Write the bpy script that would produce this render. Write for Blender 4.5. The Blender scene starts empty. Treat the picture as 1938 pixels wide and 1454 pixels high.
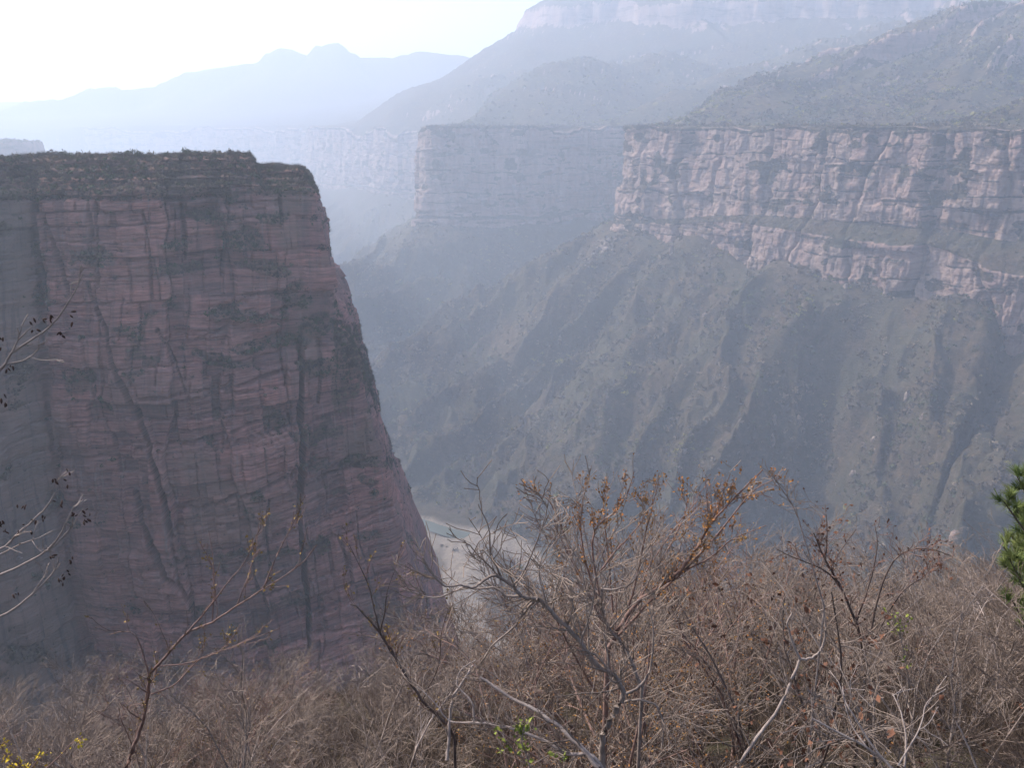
import bpy, math, random
import numpy as np

# ------------------------------------------------------------------ camera, sky, sun, exposure
SC = bpy.context.scene
COL = SC.collection
PITCH = math.radians(16.3)
FPX, CX, CY = 1678.0, 969.0, 727.0          # focal length and centre in photo pixels (1938 x 1454)
CT, ST = math.cos(PITCH), math.sin(PITCH)
cam_d = bpy.data.cameras.new('camera')
cam = bpy.data.objects.new('camera', cam_d)
COL.objects.link(cam)
cam.rotation_euler = (math.radians(90) - PITCH, 0, 0)
cam_d.sensor_fit = 'HORIZONTAL'
cam_d.sensor_width = 36.0
cam_d.lens = 36.0 * FPX / 1938.0
cam_d.clip_start = 0.05
cam_d.clip_end = 30000
SC.camera = cam

SUN_AZ, SUN_EL = math.radians(-63), math.radians(42)      # azimuth from +Y (view) towards +X
world = bpy.data.worlds.new('World')
SC.world = world
world.use_nodes = True
wn = world.node_tree.nodes
wn.clear()
wo = wn.new('ShaderNodeOutputWorld')
wb = wn.new('ShaderNodeBackground')
ws = wn.new('ShaderNodeTexSky')
ws.sky_type = 'NISHITA'
ws.sun_disc = False
ws.sun_elevation = SUN_EL
ws.sun_rotation = SUN_AZ
ws.altitude = 800
ws.air_density = 1.0
ws.dust_density = 6.0
ws.ozone_density = 1.0
wb.inputs['Strength'].default_value = 0.15
world.node_tree.links.new(ws.outputs[0], wb.inputs[0])
world.node_tree.links.new(wb.outputs[0], wo.inputs[0])

sun_d = bpy.data.lights.new('sun', 'SUN')
sun_d.energy = 3.4
sun_d.angle = math.radians(0.6)
sun_d.color = (1.0, 0.93, 0.84)
sun = bpy.data.objects.new('sun', sun_d)
COL.objects.link(sun)
from mathutils import Vector, Matrix
SUN_DIR = Vector((math.sin(SUN_AZ) * math.cos(SUN_EL), math.cos(SUN_AZ) * math.cos(SUN_EL), math.sin(SUN_EL)))
sun.rotation_euler = SUN_DIR.to_track_quat('Z', 'Y').to_euler()
sun.location = SUN_DIR * 50

SC.view_settings.view_transform = 'Standard'
SC.view_settings.look = 'None'
SC.view_settings.gamma = 1
SC.view_settings.use_curve_mapping = False
SC.view_settings.exposure = 0.95
SC.cycles.volume_bounces = 3
SC.cycles.max_bounces = 6
SC.cycles.diffuse_bounces = 3
SC.cycles.transparent_max_bounces = 8
SC.cycles.use_fast_gi = False

# ------------------------------------------------------------------ helpers
def link(o, parent=None):
    COL.objects.link(o)
    if parent is not None:
        o.parent = parent
    return o

def tag(o, label=None, cat=None, group=None, kind=None):
    if label: o['label'] = label
    if cat: o['category'] = cat
    if group: o['group'] = group
    if kind: o['kind'] = kind
    return o

def empty(name, loc, label, cat, group=None, rz=0.0, sc=1.0):
    o = bpy.data.objects.new(name, None)
    o.location = loc
    o.rotation_euler = (0, 0, rz)
    o.scale = (sc, sc, sc)
    link(o)
    return tag(o, label, cat, group)

def mesh_from(name, verts, faces, mat=None, smooth=False, attrs=None):
    """verts (N,3) array; faces (M,3|4) int array or list of arrays"""
    me = bpy.data.meshes.new(name)
    verts = np.asarray(verts, dtype=np.float32)
    flist = faces if isinstance(faces, list) else [faces]
    flist = [np.asarray(f, dtype=np.int32) for f in flist if len(f)]
    nl = sum(f.size for f in flist)
    nf = sum(len(f) for f in flist)
    me.vertices.add(len(verts))
    me.vertices.foreach_set('co', verts.ravel())
    me.loops.add(nl)
    me.loops.foreach_set('vertex_index', np.concatenate([f.ravel() for f in flist]))
    me.polygons.add(nf)
    tot = np.concatenate([np.full(len(f), f.shape[1], np.int32) for f in flist])
    start = np.concatenate([[0], np.cumsum(tot)[:-1]]).astype(np.int32)
    me.polygons.foreach_set('loop_start', start)
    if smooth:
        me.polygons.foreach_set('use_smooth', np.ones(nf, dtype=bool))
    if attrs:
        for k, v in attrs.items():
            a = me.attributes.new(k, 'FLOAT', 'POINT')
            a.data.foreach_set('value', np.asarray(v, np.float32).ravel())
    me.update(calc_edges=True)
    if mat is not None:
        me.materials.append(mat)
    return me

def obj_from(name, verts, faces, mat=None, parent=None, smooth=False, attrs=None):
    return link(bpy.data.objects.new(name, mesh_from(name, verts, faces, mat, smooth, attrs)), parent)

def grid_faces(nr, nc):
    i = np.arange(nr * nc).reshape(nr, nc)
    return np.stack([i[:-1, :-1], i[:-1, 1:], i[1:, 1:], i[1:, :-1]], -1).reshape(-1, 4)

# --- numpy noise
def _h(ix, iy, iz, seed):
    h = (ix.astype(np.int64) * 374761393 + iy.astype(np.int64) * 668265263 + iz * 2147483647 + seed * 974634541) & 0xffffffff
    h = h.astype(np.uint32)
    h ^= h >> np.uint32(13)
    h *= np.uint32(1274126177)
    h ^= h >> np.uint32(16)
    h *= np.uint32(2246822519)
    h ^= h >> np.uint32(13)
    return h.astype(np.float64) * (1.0 / 4294967296.0)

def vn2(x, y, seed=0):
    """value noise 0..1"""
    x0 = np.floor(x); y0 = np.floor(y)
    fx = x - x0; fy = y - y0
    fx = fx * fx * fx * (fx * (fx * 6 - 15) + 10)
    fy = fy * fy * fy * (fy * (fy * 6 - 15) + 10)
    a = _h(x0, y0, 0, seed); b = _h(x0 + 1, y0, 0, seed)
    c = _h(x0, y0 + 1, 0, seed); d = _h(x0 + 1, y0 + 1, 0, seed)
    return (a * (1 - fx) + b * fx) * (1 - fy) + (c * (1 - fx) + d * fx) * fy

def vn3(x, y, z, seed=0):
    z0 = np.floor(z); fz = z - z0
    fz = fz * fz * (3 - 2 * fz)
    x0 = np.floor(x); y0 = np.floor(y)
    fx = x - x0; fy = y - y0
    fx = fx * fx * (3 - 2 * fx); fy = fy * fy * (3 - 2 * fy)
    r = 0
    for k, w in ((0, 1 - fz), (1, fz)):
        zi = (z0 + k).astype(np.int64)
        a = _h(x0, y0, zi, seed); b = _h(x0 + 1, y0, zi, seed)
        c = _h(x0, y0 + 1, zi, seed); d = _h(x0 + 1, y0 + 1, zi, seed)
        r = r + w * ((a * (1 - fx) + b * fx) * (1 - fy) + (c * (1 - fx) + d * fx) * fy)
    return r

def fbm2(x, y, seed=0, oct=4, gain=.5):
    """-1..1"""
    s = 0; a = 1; t = 0
    for k in range(oct):
        s = s + a * (2 * vn2(x + 17.3 * k, y - 9.1 * k, seed + k) - 1); t += a
        a *= gain; x = x * 2.03; y = y * 2.03
    return s / t

def fbm3(x, y, z, seed=0, oct=3, gain=.5):
    s = 0; a = 1; t = 0
    for k in range(oct):
        s = s + a * (2 * vn3(x + 7.3 * k, y - 3.1 * k, z + 1.7 * k, seed + k) - 1); t += a
        a *= gain; x = x * 2.03; y = y * 2.03; z = z * 2.03
    return s / t

def sst(x, a, b):
    t = np.clip((x - a) / (b - a), 0, 1)
    return t * t * (3 - 2 * t)

def pw(px, py, Y):
    """world point seen at photo pixel px,py at distance Y along the view's ground direction"""
    yc = -(py - CY) / FPX
    t = (yc * CT - ST) / (yc * ST + CT)
    z = t * Y
    x = (px - CX) / FPX * (Y * CT - z * ST)
    return np.array([x, Y, z])

def proj(x, y, z):
    dep = y * CT - z * ST
    return CX + FPX * x / dep, CY - FPX * (y * ST + z * CT) / dep

# --- node helpers
class NT:
    def __init__(self, name, rough=0.9, spec=0.15):
        self.m = bpy.data.materials.new(name)
        self.m.use_nodes = True
        self.t = self.m.node_tree
        self.n = self.t.nodes
        self.b = self.n['Principled BSDF']
        self.b.inputs['Roughness'].default_value = rough
        self.b.inputs['Specular IOR Level'].default_value = spec
    def new(self, typ, **kw):
        nd = self.n.new(typ)
        for k, v in kw.items(): setattr(nd, k, v)
        return nd
    def lk(self, a, b): self.t.links.new(a, b)
    def put(self, sock, v):
        if isinstance(v, bpy.types.NodeSocket): self.lk(v, sock)
        else: sock.default_value = v
    def pos(self):
        return self.new('ShaderNodeNewGeometry').outputs['Position']
    def objpos(self):
        return self.new('ShaderNodeTexCoord').outputs['Object']
    def scale(self, vec, s):
        nd = self.new('ShaderNodeVectorMath', operation='MULTIPLY')
        self.put(nd.inputs[0], vec); nd.inputs[1].default_value = s
        return nd.outputs[0]
    def noise(self, vec, scale=1.0, detail=4, rough=.55, dist=0.0):
        nd = self.new('ShaderNodeTexNoise')
        self.put(nd.inputs['Vector'], vec)
        nd.inputs['Scale'].default_value = scale
        nd.inputs['Detail'].default_value = detail
        nd.inputs['Roughness'].default_value = rough
        nd.inputs['Distortion'].default_value = dist
        return nd.outputs[0]
    def ramp(self, fac, stops):
        nd = self.new('ShaderNodeValToRGB')
        self.put(nd.inputs[0], fac)
        e = nd.color_ramp.elements
        while len(e) < len(stops): e.new(.5)
        for k, (p, c) in enumerate(stops):
            e[k].position = p
            e[k].color = (c, c, c, 1) if isinstance(c, (int, float)) else (*c, 1)
        return nd.outputs[0]
    def mix(self, fac, a, b, mode='MIX'):
        nd = self.new('ShaderNodeMix', data_type='RGBA', blend_type=mode)
        self.put(nd.inputs[0], fac)
        self.put(nd.inputs[6], a if isinstance(a, bpy.types.NodeSocket) else (*a, 1))
        self.put(nd.inputs[7], b if isinstance(b, bpy.types.NodeSocket) else (*b, 1))
        return nd.outputs[2]
    def math(self, op, a, b=0.0):
        nd = self.new('ShaderNodeMath', operation=op)
        self.put(nd.inputs[0], a); self.put(nd.inputs[1], b)
        return nd.outputs[0]
    def attr(self, name):
        nd = self.new('ShaderNodeAttribute', attribute_name=name)
        return nd.outputs['Fac']
    def bump(self, h, dist=1.0, strength=1.0):
        nd = self.new('ShaderNodeBump')
        nd.inputs['Strength'].default_value = strength
        nd.inputs['Distance'].default_value = dist
        self.put(nd.inputs['Height'], h)
        self.lk(nd.outputs[0], self.b.inputs['Normal'])
    def done(self, col):
        self.put(self.b.inputs['Base Color'], col if isinstance(col, bpy.types.NodeSocket) else (*col, 1))
        return self.m

def simple_mat(name, c1, c2, scale=3.0, rough=.85, spec=.2, trans=0.0):
    k = NT(name, rough, spec)
    f = k.ramp(k.noise(k.pos(), scale, 3), [(.35, 0.0), (.65, 1.0)])
    return k.done(k.mix(f, c1, c2))
# ------------------------------------------------------------------ the canyon: one height function, sampled along rays from the viewpoint
FLOOR_Z = -402.0
# rim of the plateau: x, y, H1 (upper cliff), L (ledge), H2 (lower cliff)
RIM = np.array([
    (900, 330, 95, 26, 62), (560, 640, 95, 26, 62), (468, 765, 92, 24, 62), (415, 800, 92, 22, 60), (372, 862, 92, 18, 54), (330, 900, 96, 16, 46),
    (262, 985, 98, 10, 36), (205, 1075, 108, 6, 22), (140, 1150, 116, 5, 8), (150, 1215, 118, 6, 8), (232, 1330, 125, 10, 10), (245, 1480, 135, 8, 14),
    (190, 1590, 140, 6, 12), (110, 1560, 142, 6, 10), (40, 1500, 146, 5, 10), (-30, 1512, 148, 5, 12), (-95, 1488, 150, 6, 10),
    (-146, 1500, 150, 6, 10), (-160, 1580, 150, 6, 10), (-120, 1800, 150, 6, 10), (-110, 2050, 158, 6, 10),
    (-190, 2190, 160, 6, 10), (-330, 2330, 162, 6, 10), (-430, 2520, 160, 6, 10), (-600, 2760, 160, 6, 10), (-680, 3050, 160, 6, 10),
    (-1500, 3650, 150, 6, 10), (-2900, 3900, 150, 6, 10),
    (-5600, 4600, 150, 6, 10), (-5600, 6600, 150, 6, 10), (5600, 6600, 95, 24, 60), (5600, 330, 95, 24, 60)], float)

def chaikin(P, n):
    for _ in range(n):
        Q = np.roll(P, -1, 0)
        P = np.stack([.78 * P + .22 * Q, .22 * P + .78 * Q], 1).reshape(-1, P.shape[1])
    return P
RIM = chaikin(RIM, 2)
RIM_S = np.concatenate([[0], np.cumsum(np.hypot(*(np.roll(RIM, -1, 0) - RIM)[:, :2].T))])

def rim_profile(sid):
    """upper cliff, ledge and lower cliff sizes at a fractional rim index"""
    i0 = np.floor(sid).astype(int) % len(RIM); f = sid - np.floor(sid)
    i1 = (i0 + 1) % len(RIM)
    s = RIM_S[i0] + f * (RIM_S[i0 + 1] - RIM_S[i0])
    H = [RIM[i0, c] * (1 - f) + RIM[i1, c] * f for c in (2, 3, 4)]
    o = s * 0
    H1 = H[0] + 16 * (vn2(s / 80, o + 2.5, 9) - .5)
    L = H[1] * (.35 + 1.2 * vn2(s / 60, o + .5, 8))
    H2 = H[2] * (.35 + 1.2 * vn2(s / 46, o + 4.5, 10))
    return s, H1, L, H2

BLUFF = np.array([(-812, 1500), (-840, 1640), (-1250, 1900), (-2600, 1800), (-2600, 1350), (-1000, 1420), (-860, 1440)], float)

def poly_sdf(x, y, P, closed=True):
    """signed distance (positive inside) and index+fraction of the nearest edge point"""
    n = len(P)
    best = np.full(x.shape, 1e18); sid = np.zeros(x.shape)
    inside = np.zeros(x.shape, bool)
    for i in range(n):
        ax, ay = P[i, 0], P[i, 1]
        bx, by = P[(i + 1) % n, 0], P[(i + 1) % n, 1]
        ex, ey = bx - ax, by - ay
        t = np.clip(((x - ax) * ex + (y - ay) * ey) / (ex * ex + ey * ey), 0, 1)
        d2 = (x - ax - t * ex) ** 2 + (y - ay - t * ey) ** 2
        m = d2 < best
        best = np.where(m, d2, best)
        sid = np.where(m, i + t, sid)
        c = (ay > y) != (by > y)
        inside ^= c & (x < ex * (y - ay) / (ey if ey else 1e-9) + ax)
    d = np.sqrt(best)
    return np.where(inside, d, -d), sid

def ridge(x, y, pts, slope, w=25.0, crag=0.0):
    """height of a crest given by (px, py, Y) stations that falls away to both sides"""
    W = np.array([pw(*p) for p in pts])
    h = np.full(x.shape, -1e9)
    for a, b in zip(W[:-1], W[1:]):
        ex, ey = b[0] - a[0], b[1] - a[1]
        t = np.clip(((x - a[0]) * ex + (y - a[1]) * ey) / (ex * ex + ey * ey), 0, 1)
        dd = np.sqrt((x - a[0] - t * ex) ** 2 + (y - a[1] - t * ey) ** 2 + w * w) - w
        h = np.maximum(h, a[2] + t * (b[2] - a[2]) - slope * dd - crag * (1 - np.exp(-dd / 45.0)))
    return h

R_NEAR = [(1245, 231, 1270), (1300, 196, 1290), (1400, 150, 1330), (1500, 118, 1360), (1600, 84, 1400), (1720, 44, 1430), (1840, 14, 1440), (1960, -8, 1450), (2300, -60, 1450)]
R_NEAR2 = [(1850, 226, 880), (1905, 200, 900), (1990, 160, 930), (2200, 90, 960)]
R_MID = [(770, 252, 1620), (850, 226, 1700), (950, 186, 1830), (1020, 140, 1930), (1060, 112, 1980), (1100, 98, 2020), (1180, 110, 2040), (1255, 96, 2080), (1340, 112, 2080), (1430, 150, 2050)]
R_BACK = [(1180, 215, 1650), (1300, 160, 1750), (1450, 104, 1850), (1600, 62, 1950), (1750, 22, 2000), (1938, -40, 2050), (2300, -60, 2050)]
R_MASS = [(880, 106, 2780), (930, 97, 2740), (968, 73, 2700), (1002, 51, 2680), (1020, 30, 2680), (1040, -12, 2680), (1100, -40, 2640), (1300, -70, 2560), (1600, -66, 2450), (1938, -78, 2350), (2400, -78, 2300)]
R_FAR = [(-500, 262, 3900), (-120, 232, 4000), (0, 207, 4050), (45, 188, 4100), (110, 183, 4100), (160, 164, 4150), (215, 160, 4150), (245, 166, 4180), (290, 160, 4200), (350, 133, 4200), (430, 122, 4200),
         (490, 112, 4200), (503, 95, 4200), (530, 87, 4200), (556, 90, 4200), (582, 99, 4200), (598, 81, 4200), (640, 77, 4200), (662, 92, 4200), (682, 104, 4200),
         (740, 105, 4150), (795, 92, 4100), (830, 97, 4050), (900, 103, 4000), (1000, 95, 3900), (1200, 60, 3900)]

T_AC = (-0.57, 0.82)       # across the spurs
T_AL = (-0.82, -0.57)      # down the spurs

def spurs(x, y):
    px, py = 900.0, 1500.0                       # the spurs fan out from behind the near wall
    a = 780.0 * np.arctan2(y - py, -(x - px)) * -1.0
    b = np.hypot(x - px, y - py)
    wa = a + 52 * fbm2(x / 210, y / 210, 11, 3)
    n1 = vn2(wa / 88.0, b / 520.0 + 3.1, 21)
    r1 = 1 - np.abs(2 * n1 - 1) ** .82 * 1.2
    wb = a + 26 * fbm2(x / 70, y / 70, 31, 3) + .16 * b * np.sign(vn2(a / 90.0, b * 0, 32) - .5)
    n2 = vn2(wb / 36.0, b / 170.0 + 7.7, 41)
    r2 = 1 - np.abs(2 * n2 - 1) ** .85 * 1.25
    wc = wb + 9 * fbm2(x / 22, y / 22, 33, 2)
    n3 = 1 - np.abs(2 * vn2(wc / 14.0, b / 60.0, 51) - 1)
    return r1, r2, n3

def smax(a, b, k):
    h = np.clip(.5 + .5 * (a - b) / k, 0, 1)
    return b + (a - b) * h + k * h * (1 - h)

RIVER = np.array([(-330, 1010), (-190, 925), (-125, 872), (-94, 856), (-65, 834), (-37, 822), (0, 790), (30, 730), (60, 640), (110, 540), (180, 430), (300, 300)], float)
BED = np.array([(-330, 1000), (-150, 890), (-92, 840), (-56, 790), (-42, 745), (-48, 690), (-30, 620), (20, 540), (120, 420), (260, 300)], float)

def path_dist(x, y, L):
    dr = np.full(x.shape, 1e9)
    for p0, p1 in zip(L[:-1], L[1:]):
        ex, ey = p1 - p0
        tt = np.clip(((x - p0[0]) * ex + (y - p0[1]) * ey) / (ex * ex + ey * ey), 0, 1)
        dr = np.minimum(dr, np.hypot(x - p0[0] - tt * ex, y - p0[1] - tt * ey))
    return dr

def height(x, y):
    d, sid = poly_sdf(x, y, RIM)
    nx = fbm2(x / 85, y / 85, 1, 4); ny = fbm2(x / 85, y / 85, 2, 3)
    sr, H1, L, H2 = rim_profile(sid)
    # ----- above the rim
    rn = np.maximum(ridge(x, y, R_NEAR, .40), ridge(x, y, R_NEAR2, .46, 10))
    rm = np.maximum(ridge(x, y, R_MID, .50), ridge(x, y, R_BACK, .48))
    rs = ridge(x, y, R_MASS, .62, 15)
    rs = np.where(rs > 0, rs, rs)
    cl = 300 + 38 * fbm2(x / 130, y / 130, 58, 3)
    rs = rs - 40 * (1 - sst(rs, cl, cl + 16)) * sst(rs, 60, 200)
    rf = ridge(x, y, R_FAR, .50, 5, 70.0)
    hill = np.maximum(np.maximum(rn, rm), np.maximum(rs, rf))
    far = sst(np.hypot(x, y), 1950, 2500)
    hill = smax(hill, 4.0 + far * .16 * np.clip(d - 30, 0, 700), 25.0) - 6
    r1, r2, n3 = spurs(x, y)
    amp = sst(hill, 4, 90)
    dist = np.sqrt(x * x + y * y)
    crest = np.minimum(1.0, np.maximum(0.0, 1 - sst(dist, 3300, 3950)))
    hill = hill + amp * crest * (26 * (r1 - .55) + 10 * (r2 - .5) + 8 * fbm2(x / 60, y / 60, 61, 4) + 2.2 * fbm2(x / 7, y / 7, 62, 2) + 3 * (n3 - .5)) * np.where(dist > 2300, .6, 1)
    top = hill * sst(d, 8, 75) - far * 30 * vn2(sr / 130, sr * 0, 803) * sst(d, 160, 10) + 1.2 * fbm2(x / 14, y / 14, 71, 3) - 1.2
    # ----- below the rim: the cliffs themselves are a sheet of their own, the ground starts again at their foot
    q = np.maximum(-d, 0)
    qb = 13 + L + 6
    q4 = np.maximum(q - qb, 0)
    foot = -H1 - .75 * L - H2
    z4 = -.88 * q4 + .00033 * np.minimum(q4, 900) ** 2
    A1 = np.minimum(q4 * .48, 92); A2 = np.minimum(q4 * .32, 29); A3 = np.minimum(q4 * .2, 8.5)
    sp = A1 * (r1 - .40) + A2 * (r2 - .5) + A3 * (n3 - .5) + np.minimum(q4 * .12, 5) * fbm2(x / 17, y / 17, 81, 3) + np.minimum(q4 * .06, 2.4) * fbm2(x / 5.5, y / 5.5, 83, 2) + np.minimum(q4 * .2, 11) * (.5 - np.abs(2 * vn2(x / 30, y / 30, 84) - 1))
    low = foot + z4 + sp
    fl_z = FLOOR_Z + 2.2 * fbm2(x / 30, y / 30, 91, 4) + 5 * sst(fbm2(x / 160, y / 160, 92, 2), .1, .6)
    wv = 5 * fbm2(x / 25, y / 25, 93, 2)
    dr = path_dist(x, y, RIVER) + wv
    db_ = path_dist(x, y, BED) + 2 * wv
    fl_z = fl_z - 3.4 * sst(dr, 15, 5)
    low = smax(low, fl_z, 12.0)
    low = np.minimum(low, fl_z + np.maximum(np.minimum(1.5 * np.maximum(dr - 17, 0), 1.4 * np.maximum(db_ - 44, 0)) * (.8 + .5 * r2) + 1.5 * (n3 - .5), 0))
    z = np.where(d > 15, top, np.where(d > 11, np.minimum(foot, top) + (top - np.minimum(foot, top)) * (d - 11) / 4, low))
    # bluff of the other side far to the left
    db, _ = poly_sdf(x + 8 * nx, y + 8 * ny, BLUFF)
    zb = -27 + 3 * nx - 130 * sst(-db, 0, 14) - .9 * np.maximum(-db - 14, 0)
    z = np.maximum(z, zb)
    rockm = np.where(d > 0, sst(rs, 226, 233) * sst(rs, 322, 312), 0.0)
    info = dict(bed=db_, d=d, qb=qb, q4=q4, r1=r1, r2=r2, n3=n3, dr=dr, rock=np.maximum(rockm, np.where((db < 0) & (db > -15), 1., 0)))
    return z, info

def build_terrain():
    dense = np.linspace(math.radians(-33), math.radians(37), 700)
    az = np.concatenate([np.radians(np.linspace(-62, -33.3, 40)), dense, np.radians(np.linspace(37.3, 64, 50))])
    rr = np.concatenate([np.arange(150, 420, 6.0), np.arange(420, 1750, 1.3), np.arange(1750, 2900, 4.0), np.arange(2900, 5400, 12.0)])
    A, R = np.meshgrid(az, rr)                      # rows = range
    X, Y = R * np.sin(A), R * np.cos(A)
    Z, _ = height(X, Y)
    el = np.arctan2(Z, R)
    dr = np.diff(R, axis=0); dz = np.diff(Z, axis=0)
    wgt = np.abs(np.diff(el, axis=0)) * 1.0 + 0.16 * dr / R[1:] * np.where(R[1:] > 2900, .5, 1.0) + .00012 * np.abs(dz)
    # smooth the density between neighbouring columns
    wgt = np.sqrt(wgt * (wgt.mean(axis=0, keepdims=True) * .5 + .5 * wgt))
    for wd in (11, 11):
        pad = np.pad(wgt, ((0, 0), (wd // 2 + 1, wd // 2)), 'edge')
        cs = np.cumsum(pad, axis=1)
        wgt = (cs[:, wd:] - cs[:, :-wd]) / wd
    cum = np.concatenate([np.zeros((1, len(az))), np.cumsum(wgt, axis=0)])
    NR = 530
    RS = np.empty((NR, len(az)))
    for j in range(len(az)):
        c = cum[:, j] / cum[-1, j]
        RS[:, j] = np.interp(np.linspace(0, 1, NR), c, rr)
    A2 = np.broadcast_to(az, RS.shape)
    X, Y = RS * np.sin(A2), RS * np.cos(A2)
    Z, nf = height(X, Y)
    # normals of the ground itself
    P = np.stack([X, Y, Z], -1)
    e = 1.5
    zx, _ = height(X + e, Y); zy, _ = height(X, Y + e)
    N = np.stack([-(zx - Z) / e, -(zy - Z) / e, np.ones_like(Z)], -1)
    N /= np.linalg.norm(N, axis=-1, keepdims=True)
    steep = 1 - N[..., 2]
    rock = np.maximum(np.where(nf['d'] < 0, .22 * sst(steep, .55, .72), sst(steep, .42, .62)), .9 * nf['rock'] * sst(steep, .15, .4))
    dist = RS
    rock = rock * np.where(dist > 3300, .5, 1)
    # outcrops along the spur crests
    oc = sst(nf['r1'] * .6 + nf['r2'] * .4 + .45 * fbm2(X / 11, Y / 11, 101, 4), .97, 1.08) * sst(nf['q4'], 20, 60) * sst(vn2(X / 60, Y / 60, 103), .5, .75)
    # relief of beds and joints on the cliffs, pushed along the normal
    zz = Z + 5 * fbm2(X / 120, Y / 120, 111, 2)
    bed = 0
    for h, s in ((11.0, 1), (4.6, 2), (2.1, 3)):
        u = zz / h + s * 3.3
        fb = np.floor(u)
        bed = bed + h * .13 * (_h(fb, np.floor((X + Y) / 40 + fb), 0, 200 + s) - .5) - h * .10 * np.exp(-((u - fb - .5) / .08) ** 2)
    ac = T_AC[0] * X + T_AC[1] * Y
    jt = 1.6 * (np.abs(2 * vn2(ac / 5.0, zz / 60, 121) - 1)) + 2.6 * fbm3(X / 14, Y / 14, Z / 22, 131, 3) + 1.2 * fbm3(X / 4, Y / 4, Z / 7, 141, 2)
    disp = rock * (bed * 1.2 + jt) + oc * 3.0 * vn2(ac / 6, Z / 9, 151)
    # blocks of the cliffs: courses of uneven height broken by joints
    for ch, bw, am, sd in ((24.0, 30.0, 7.0, 1), (11.0, 11.0, 3.6, 2), (5.0, 5.5, 1.7, 3)):
        lv = zz / ch + .8 * fbm2(X / 90, Y / 90, 170 + sd, 2) + .35 * fbm2(ac / 22, Z / 30, 175 + sd, 2)
        fl_ = np.floor(lv)
        uu = ac / bw + 7.7 * _h(fl_, fl_ * 0, 0, 180 + sd) + .35 * fbm2(ac / 15, Z / 18, 185 + sd, 3)
        disp = disp + rock * am * (_h(np.floor(uu), fl_, 0, 190 + sd) - .5) * (1 if sd > 1 else sst(nf['d'], 60, 30))
    nd = N.copy(); nd[..., 2] *= .35
    P = P + nd * disp[..., None]
    rock = np.clip(np.maximum(rock, oc * .4), 0, 1)
    riverbed = np.maximum(sst(nf['dr'], 19, 12), sst(nf['bed'] + 14 * fbm2(X / 18, Y / 18, 95, 3), 32, 14)) * sst(Z, FLOOR_Z + 14, FLOOR_Z + 5)
    gravel = np.maximum(riverbed, .0)
    bench = sst(nf['d'], 3, 6) * sst(nf['d'], 17, 13) * sst(dist, 1500, 1300)
    track = np.exp(-((nf['d'] - 62 - 20 * fbm2(X / 150, Y / 150, 160, 2)) / 4) ** 2) * sst(dist, 1400, 1200) * .7
    bench = np.maximum(bench * .8, track)
    f = grid_faces(*Z.shape)
    o = obj_from('terrain', P.reshape(-1, 3), f, MAT_TERRAIN, smooth=False,
                 attrs=dict(rock=rock, gravel=gravel, bench=bench, spur=nf['r1'] * .6 + nf['r2'] * .4))
    tag(o, 'hazy canyon with sheer cliff walls and scrub covered slopes', None, kind='structure')
    return P, N, rock, nf, dist

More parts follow.
